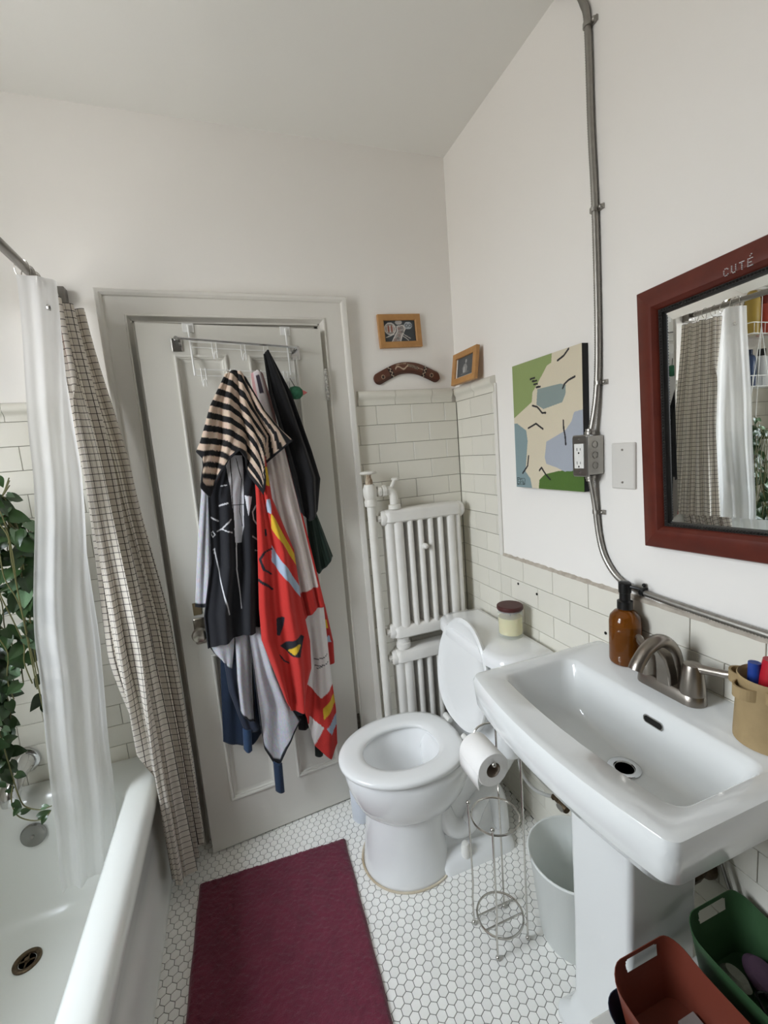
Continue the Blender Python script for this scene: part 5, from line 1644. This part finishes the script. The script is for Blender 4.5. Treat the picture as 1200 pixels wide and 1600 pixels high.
hp = catmull([(-0.052, -0.615, 0.258), (-0.056, -0.575, 0.235), (-0.075, -0.530, 0.235), (-0.100, -0.505, 0.29), (-0.108, -0.50, 0.395)], 8)
MB().tube(hp, 0.0062, 10).build('supply_hose', mat('grey_hose', 'a9a8a4', 0.4), sv)

# sink waste trap and supply line under the basin
tw = thing('waste_trap', 'dark chrome waste trap entering the wall under the sink', 'drain trap', (-0.05, -1.09, 0.42))
MB().lathe([(0.036, -0.004), (0.034, -0.012), (0.022, -0.02), (0.020, -0.095)], (0, -1.085, 0.435), 20, 'x').build('trap_arm', M_drain, tw)
MB().lathe([(0.027, -0.070), (0.029, -0.062), (0.029, -0.04), (0.026, -0.034)], (0, -1.085, 0.435), 8, 'x').build('slip_nut', M_drain, tw)
sl = thing('sink_supply', 'braided grey supply hose running down behind the sink pedestal', 'hose', (-0.03, -1.17, 0.36))
ribbed(catmull([(-0.06, -1.095, 0.655), (-0.045, -1.125, 0.58), (-0.035, -1.15, 0.50), (-0.030, -1.175, 0.42), (-0.028, -1.185, 0.375)], 8), 0.0062, 0.004, 8).build('hose', M_steel, sl, angle=80)
MB().lathe([(0.022, -0.002), (0.02, -0.008), (0.009, -0.012), (0.009, -0.03)], (0, -1.186, 0.362), 16, 'x').build('stop_valve', M_steel, sl)

# toilet brush holder behind the toilet
bh = thing('brush_holder', 'white round toilet brush holder standing behind the toilet bowl', 'brush holder', (-0.60, -0.175, 0))
MB().lathe([(0.0, 0.0), (0.042, 0.0), (0.044, 0.003), (0.047, 0.15), (0.045, 0.152), (0.043, 0.150), (0.041, 0.005), (0.0, 0.004)], (-0.614, -0.140, 0), 30, cap0=False, cap1=False).build('holder', mat('holder_white', 'd5dbe4', 0.35), bh, angle=50)
MB().lathe([(0.026, 0.008), (0.028, 0.08), (0.012, 0.09), (0.007, 0.10), (0.007, 0.30), (0.010, 0.32), (0.0, 0.325)], (-0.614, -0.140, 0), 16).build('brush', mat('brush_white', 'dadcdc', 0.4), bh)

# ================================================================== baskets at the right
def basket(name, label, x0, x1, y0, y1, zb, zt, m, dip=0.018):
    t = thing(name, label, 'basket', ((x0 + x1) / 2, (y0 + y1) / 2, zb))
    N_ = 12

    def ring(ex, z, top=False):
        out = []
        for px, py, _ in rrect(x0 - ex, x1 + ex, y0 - ex, y1 + ex, 0.035, 0, 6):
            out.append((px, py, z))
        return out

    def dense(r):
        out = []
        n = len(r)
        for i in range(n):
            a, b_ = Vector(r[i]), Vector(r[(i + 1) % n])
            k = max(1, int((b_ - a).length / 0.005))
            for q in range(k):
                out.append(tuple(a.lerp(b_, q / k)))
        return out

    base = dense(ring(0, 0))
    cx, cy = (x0 + x1) / 2, (y0 + y1) / 2
    hx, hy = (x1 - x0) / 2, (y1 - y0) / 2

    def lvl(f_, inner):
        out = []
        for px, py, _ in base:
            k = 0.80 + 0.20 * f_
            if inner:
                k -= 0.014
            ux, uy = (px - cx) / hx, (py - cy) / hy
            zt_ = zt + dip * (abs(uy) ** 6) - dip * 0.5 * (1 - abs(uy) ** 4)
            out.append((cx + (px - cx) * k, cy + (py - cy) * (0.88 + 0.12 * f_ - (0.008 if inner else 0)), zb + (0.004 if inner else 0) + (zt_ - zb - (0.004 if inner else 0)) * f_))
        return out
    levels = [0, 0.02, 0.2, 0.4, 0.55] + [0.64 + 0.03 * q for q in range(11)] + [0.97, 1.0]
    mb = MB()
    outer = [lvl(f_, False) for f_ in levels]
    innr = [lvl(f_, True) for f_ in levels]
    mb.loft(outer + innr[::-1], True, True)
    # handle slots: drop the wall faces in the middle of both short ends
    n = len(base)
    keep = []
    rings_n = len(outer) + len(innr)
    edge_pts = []
    flv = levels + levels[::-1]
    for fc_ in mb.f:
        if len(fc_) == 4:
            ps = [mb.v[i] for i in fc_]
            c = [sum(p[k] for p in ps) / 4 for k in range(3)]
            ri = sorted({i // n for i in fc_})
            fm = (flv[ri[0]] + flv[ri[-1]]) / 2
            w_ = 0.042 if 0.78 < fm < 0.90 else 0.038
            if len(ri) == 2 and ri[0] != len(levels) - 1 and 0.74 < fm < 0.94 and abs(c[0] - cx) < w_ and abs(abs(c[1] - cy) - hy) < 0.03:
                continue
        keep.append(fc_)
    mb.f = keep
    mb.build('tub_wall', m, t, angle=60)
    return t


basket('storage_basket', 'terracotta plastic storage basket with handle slots beside the sink pedestal', -0.405, -0.232, -1.475, -1.185, 0.351, 0.455, mat('terracotta_plastic', '6e3426', 0.45))
basket('storage_basket', 'dark green plastic storage basket with handle slots under the sink corner', -0.196, -0.022, -1.475, -1.175, 0.3385, 0.455, mat('green_plastic', '345234', 0.45))
basket('storage_basket', 'navy plastic storage basket nested under the terracotta basket', -0.414, -0.224, -1.482, -1.178, 0.3385, 0.392, mat('navy_plastic', '2c3548', 0.45), 0.006)
# low stool that carries them
stl = thing('low_stool', 'white low wooden stool carrying the plastic storage baskets', 'stool', (-0.22, -1.32, 0))
M_stool = mat('stool_white', 'c9c7c0', 0.5)
MB().box(-0.43, -0.012, -1.49, -1.165, 0.315, 0.338).build('top', M_stool, stl, smooth=False, bevel=0.004)
for sx_ in (-0.41, -0.05):
    for sy_ in (-1.47, -1.20):
        MB().box(sx_, sx_ + 0.025, sy_, sy_ + 0.025, 0.0005, 0.316).build('leg', M_stool, stl, smooth=False, bevel=0.002)
# basket contents
pm = MB().lathe([(0.0, -0.010), (0.016, -0.009), (0.023, 0.0), (0.016, 0.009), (0.0, 0.010)], (0, 0, 0), 22)
pm.xform(Matrix.Translation((-0.122, -1.236, 0.360)) @ Matrix.Rotation(0.2, 4, 'Y') @ Matrix.Diagonal((0.85, 1.25, 1.3, 1)))
o = pm.build('pumice_stone', mat('pumice', '8f8f84', 0.95, bump=(150, 0.8)), loc=(-0.128, -1.226, 0.345))
tag(o, 'oval grey pumice stone in the green basket', 'pumice stone')
pp = MB().lathe([(0.0, -0.014), (0.020, -0.012), (0.027, 0.0), (0.022, 0.012), (0.0, 0.017)], (0, 0, 0), 24)
pp.xform(Matrix.Translation((-0.074, -1.256, 0.362)) @ Matrix.Rotation(0.4, 4, 'X') @ Matrix.Diagonal((1.1, 1.4, 1.0, 1)))
o = pp.build('purple_pouch', mat('purple_cloth', '5a4256', 0.9, bump=(60, 0.6)), loc=(-0.082, -1.247, 0.345))
tag(o, 'purple cloth pouch in the green basket behind the stone', 'pouch')
ct_ = thing('hair_ties', 'tangle of black elastic hair ties in the green basket', 'hair ties', (-0.10, -1.31, 0.335))
for k in range(5):
    rr_ = random.Random(k)
    c = Vector((-0.115 + 0.025 * (k % 3), -1.300 - 0.02 * (k // 3), 0.362 + 0.006 * k))
    q = Matrix.Rotation(rr_.uniform(-0.5, 0.5), 4, 'X') @ Matrix.Rotation(rr_.uniform(-0.5, 0.5), 4, 'Y')
    MB().tube([c + (q @ Vector((0.024 * math.cos(a), 0.030 * math.sin(a), 0.004 * math.sin(3 * a)))) for a in [2 * math.pi * i / 24 for i in range(24)]], 0.0028, 6, closed=True).build('elastic_loop', M_black, ct_)
bxm = MB().box(-0.295, -0.255, -1.315, -1.245, 0.341, 0.372)
o = bxm.build('paper_box', mat('grey_card', '8f8784', 0.7), loc=(-0.275, -1.28, 0.341), smooth=False, bevel=0.002)
tag(o, 'small grey box lying in the terracotta basket', 'box')

# ================================================================== shower corner: arm, caddy, bottles, trailing plant
sa = thing('wall_shower', 'chrome shower with round wall flange high on the tub end wall', 'shower', (-1.71, 0, 2.14))
MB().tube(catmull([(-1.71, 0.002, 2.142), (-1.71, -0.08, 2.146), (-1.71, -0.16, 2.135), (-1.71, -0.22, 2.10)], 6), 0.0105, 12).build('arm', M_chrome, sa)
MB().lathe([(0.034, -0.002), (0.032, -0.008), (0.014, -0.016)], (-1.71, 0.002, 2.142), 24, 'y').build('flange', M_chrome, sa)
hd_ = MB().lathe([(0.012, 0), (0.014, 0.02), (0.036, 0.05), (0.038, 0.06), (0.0, 0.062)], (0, 0, 0), 24)
hd_.xform(Matrix.Translation((-1.71, -0.215, 2.105)) @ Vector((0, -0.6, -0.8)).to_track_quat('Z', 'Y').to_matrix().to_4x4()).build('shower_head', M_chrome, sa)
ca = thing('shower_caddy', 'white wire two-shelf shower caddy hanging in the tub corner', 'shower caddy', (-1.83, -0.06, 1.6))
AX0, AX1, AY0, AY1 = -1.97, -1.72, -0.125, -0.015
for zs in (1.925, 1.655):
    for dz in (0.0, 0.055):
        MB().tube([(x_, y_, zs + dz) for x_, y_, _ in rrect(AX0, AX1, AY0, AY1, 0.012, 0, 3)], 0.0026, 6, closed=True).build('rail', M_whitewire, ca)
    for i in range(9):
        xx = AX0 + 0.012 + (AX1 - AX0 - 0.024) * i / 8
        MB().tube([(xx, AY0, zs + 0.055), (xx, AY0, zs), (xx, AY1, zs), (xx, AY1, zs + 0.055)], 0.0016, 5).build('wire', M_whitewire, ca)
for xx in (-1.80, -1.755):
    MB().tube([(xx, AY1 + 0.003, 1.62), (xx, AY1 + 0.003, 2.10), (-1.722 if xx > -1.78 else -1.735, -0.035, 2.158)], 0.003, 6).build('upright', M_whitewire, ca)


def bottle(name, label, x_, y_, z_, prof, m, cap=None, capm=None):
    t = thing(name, label, 'bottle', (x_, y_, z_), 'bottles in the shower caddy')
    MB().lathe(prof, (x_, y_, z_), 24).build('bottle_body', m, t, angle=50)
    if cap:
        MB().lathe(cap, (x_, y_, z_), 20).build('bottle_cap', capm, t, angle=40)


bottle('shampoo_bottle', 'mustard yellow round-topped bottle on the upper caddy shelf', -1.800, -0.070, 1.928, [(0.034, 0), (0.036, 0.004), (0.036, 0.16), (0.032, 0.195), (0.020, 0.222), (0.0, 0.230)], mat('mustard_plastic', 'a58a3c', 0.4))
bottle('shampoo_bottle', 'red bottle with flared cap on the upper caddy shelf', -1.900, -0.070, 1.928, [(0.032, 0), (0.034, 0.004), (0.034, 0.12), (0.028, 0.15), (0.016, 0.165)], mat('red_bottle', 'a8402c', 0.4), [(0.016, 0.162), (0.020, 0.17), (0.026, 0.205), (0.0, 0.207)], mat('dark_red_cap', '7c2a20', 0.4))
bottle('shampoo_bottle', 'navy blue bottle on the lower caddy shelf', -1.790, -0.070, 1.658, [(0.03, 0), (0.032, 0.004), (0.032, 0.13), (0.024, 0.16), (0.012, 0.17)], mat('navy_bottle', '2a3a58', 0.35), [(0.014, 0.168), (0.014, 0.195), (0.0, 0.196)], mat('navy_cap', '1d2a42', 0.35))
bottle('shampoo_bottle', 'white bottle with black cap on the lower caddy shelf', -1.890, -0.070, 1.658, [(0.033, 0), (0.035, 0.004), (0.035, 0.13), (0.026, 0.16), (0.014, 0.165)], mat('white_bottle', 'd8dadc', 0.35), [(0.018, 0.163), (0.018, 0.20), (0.0, 0.202)], M_black)

# trailing plant in a hanging pot
M_leaf = mat('pothos_leaf', '2e4524', 0.32, rnd=0.35, var=(60, 0.5, '1c2d18'), coat=0.1)
M_leaf2 = mat('pothos_leaf_variegated', '4c6a44', 0.3, rnd=0.3, var=(90, 0.7, '8aa389'), coat=0.15)
M_stem = mat('pothos_stem', '5c5a34', 0.6)
plant = thing('trailing_plant', 'trailing green pothos plant hanging over the faucet end of the tub', 'plant', (-1.69, -0.185, 1.25))
pot = MB().lathe([(0.0, 0.0), (0.050, 0.0), (0.054, 0.005), (0.072, 0.115), (0.076, 0.12), (0.074, 0.128), (0.068, 0.122), (0.064, 0.100), (0.0, 0.098)], (-1.690, -0.185, 1.25), 28, cap0=False, cap1=False)
pot.build('pot', mat('pot_plastic', 'b9b7ad', 0.5), plant, angle=50)
MB().lathe([(0.063, 0.1), (0.03, 0.108), (0.0, 0.11)], (-1.690, -0.185, 1.25), 20).build('soil', mat('soil', '2a211a', 1.0, bump=(80, 1)), plant)
for a in (0.3, 2.4, 4.5):
    MB().tube([(-1.690 + 0.073 * math.cos(a), -0.185 + 0.073 * math.sin(a), 1.372), (-1.708, -0.172, 1.95), (-1.711, -0.170, 2.118)], 0.0018, 5).build('hanger_cord', M_whitewire, plant)


def leaf_mesh(name, m, curl):
    mb = MB()
    NL, NW = 8, 4
    for j in range(NL + 1):
        t_ = j / NL
        w_ = 0.40 * (math.sin(math.pi * min(1, (t_ + 0.10) / 1.1) ** 0.72) ** 0.9) * (1 - 0.15 * t_)
        w_ = max(w_, 0.0)
        for i in range(-NW, NW + 1):
            q = i / NW
            notch = 0.12 * abs(q) ** 1.5 * (1 - t_) ** 3
            mb.v.append((q * w_, t_ - notch, -curl * t_ * t_ + 0.16 * abs(q) * w_ * 1.2))
    W_ = 2 * NW + 1
    for j in range(NL):
        for i in range(2 * NW):
            a = j * W_ + i
            mb.f.append((a, a + 1, a + W_ + 1, a + W_))
    me = mb.mesh(name, angle=180)
    me.materials.append(m)
    return me


leafs = [leaf_mesh('leaf', M_leaf, 0.25), leaf_mesh('leaf', M_leaf, 0.4), leaf_mesh('leaf', M_leaf2, 0.2)]
rr = random.Random(21)
vines = []
for k in range(22):
    x0, y0 = -1.680 + rr.uniform(-0.05, 0.06), -0.185 + rr.uniform(-0.06, 0.05)
    spread = rr.uniform(0.01, 0.10)
    a = rr.uniform(-1.9, 0.7)
    ln = rr.choice([0.25, 0.35, 0.45, 0.5, 0.6])
    pts = [Vector((x0, y0, 1.36)), Vector((x0 + 0.05 * math.cos(a), y0 + 0.05 * math.sin(a), 1.415 + rr.uniform(-0.03, 0.03)))]
    x, y, z = x0 + (0.06 + spread) * math.cos(a), y0 + (0.05 + spread * 0.7) * math.sin(a), 1.33
    while z > 1.33 - ln:
        pts.append(Vector((min(max(x, -1.70), -1.562), min(max(y, -0.262), -0.10), z)))
        x += rr.uniform(-0.022, 0.024)
        y += rr.uniform(-0.02, 0.015)
        z -= rr.uniform(0.05, 0.08)
    vines.append((pts, 1.0))
# the long strands that hang down to the spout and reach in front of the liner
vines.append(([Vector(p) for p in [(-1.67, -0.20, 1.30), (-1.655, -0.24, 1.10), (-1.655, -0.27, 0.95), (-1.650, -0.30, 0.82), (-1.642, -0.31, 0.72), (-1.636, -0.315, 0.66), (-1.632, -0.315, 0.60), (-1.620, -0.32, 0.56), (-1.585, -0.325, 0.54), (-1.555, -0.33, 0.545)]], 0.55))
vines.append(([Vector(p) for p in [(-1.68, -0.20, 1.25), (-1.665, -0.24, 1.00), (-1.670, -0.275, 0.90), (-1.68, -0.31, 0.80), (-1.672, -0.31, 0.72), (-1.66, -0.315, 0.65)]], 1.0))
vines.append(([Vector(p) for p in [(-1.69, -0.20, 1.25), (-1.68, -0.24, 1.02), (-1.685, -0.27, 0.88), (-1.70, -0.30, 0.78), (-1.70, -0.305, 0.70)]], 1.0))
vines.append(([Vector(p) for p in [(-1.636, -0.315, 0.64), (-1.648, -0.318, 0.585), (-1.640, -0.322, 0.540), (-1.610, -0.325, 0.515), (-1.578, -0.328, 0.512), (-1.560, -0.330, 0.53)]], 0.4))
for k in range(7):
    xa, ya = -1.655 - 0.012 * k, -0.20 - 0.012 * (k % 4)
    pts = [Vector((xa, ya, 1.05))]
    zz = 1.0
    while zz > 0.60 + 0.03 * (k % 3):
        pts.append(Vector((xa + rr.uniform(-0.015, 0.018), ya - (1.05 - zz) * 0.18 + rr.uniform(-0.012, 0.012), zz)))
        zz -= 0.06
    vines.append((pts, 1.0))
for k in range(6):    # bare twigs at the top
    a = rr.uniform(-1.5, 0.6)
    vines.append(([Vector((-1.66, -0.20, 1.36)), Vector((-1.62 + 0.03 * math.cos(a), -0.20 + 0.03 * math.sin(a), 1.42)), Vector((-1.585 + 0.03 * math.cos(a), -0.21 + 0.04 * math.sin(a), 1.45 + rr.uniform(0, 0.05)))], 0.35))
nleaf = 0
vines = vines[22:] + vines[:22]
for pts, dens in vines:
    c = catmull(pts, 5)
    MB().tube(c, 0.0017, 5).build('vine', M_stem, plant)
    step = 0
    for i in range(2, len(c) - 1):
        seg = (c[i + 1] - c[i]).length
        step += seg
        if step < (0.0235 / max(dens, 0.6)) or nleaf >= 295:
            continue
        step = 0
        nleaf += 1
        p = c[i]
        az = rr.uniform(0, 2 * math.pi)
        if rr.random() < 0.55:
            az = rr.uniform(-2.2, 0.2)
        d = Vector((math.cos(az), math.sin(az), rr.uniform(-1.1, -0.1))).normalized()
        st_ = p + d * 0.012 + Vector((0, 0, 0.006))
        nrm = (Vector((0.35, -0.75, 0.65)) + Vector((rr.uniform(-0.5, 0.5), rr.uniform(-0.5, 0.5), rr.uniform(-0.3, 0.3)))).normalized()
        yax = (d - nrm * d.dot(nrm)).normalized()
        xax = yax.cross(nrm)
        sc = rr.uniform(0.034, 0.056) * (0.55 if dens < 0.6 else 1.0)
        mtx = Matrix((xax, yax, nrm)).transposed().to_4x4()
        me = rr.choice([leafs[0], leafs[0], leafs[1], leafs[1], leafs[2]])
        o = share('leaf', me, plant, st_, mtx.to_euler(), (sc, sc, sc))
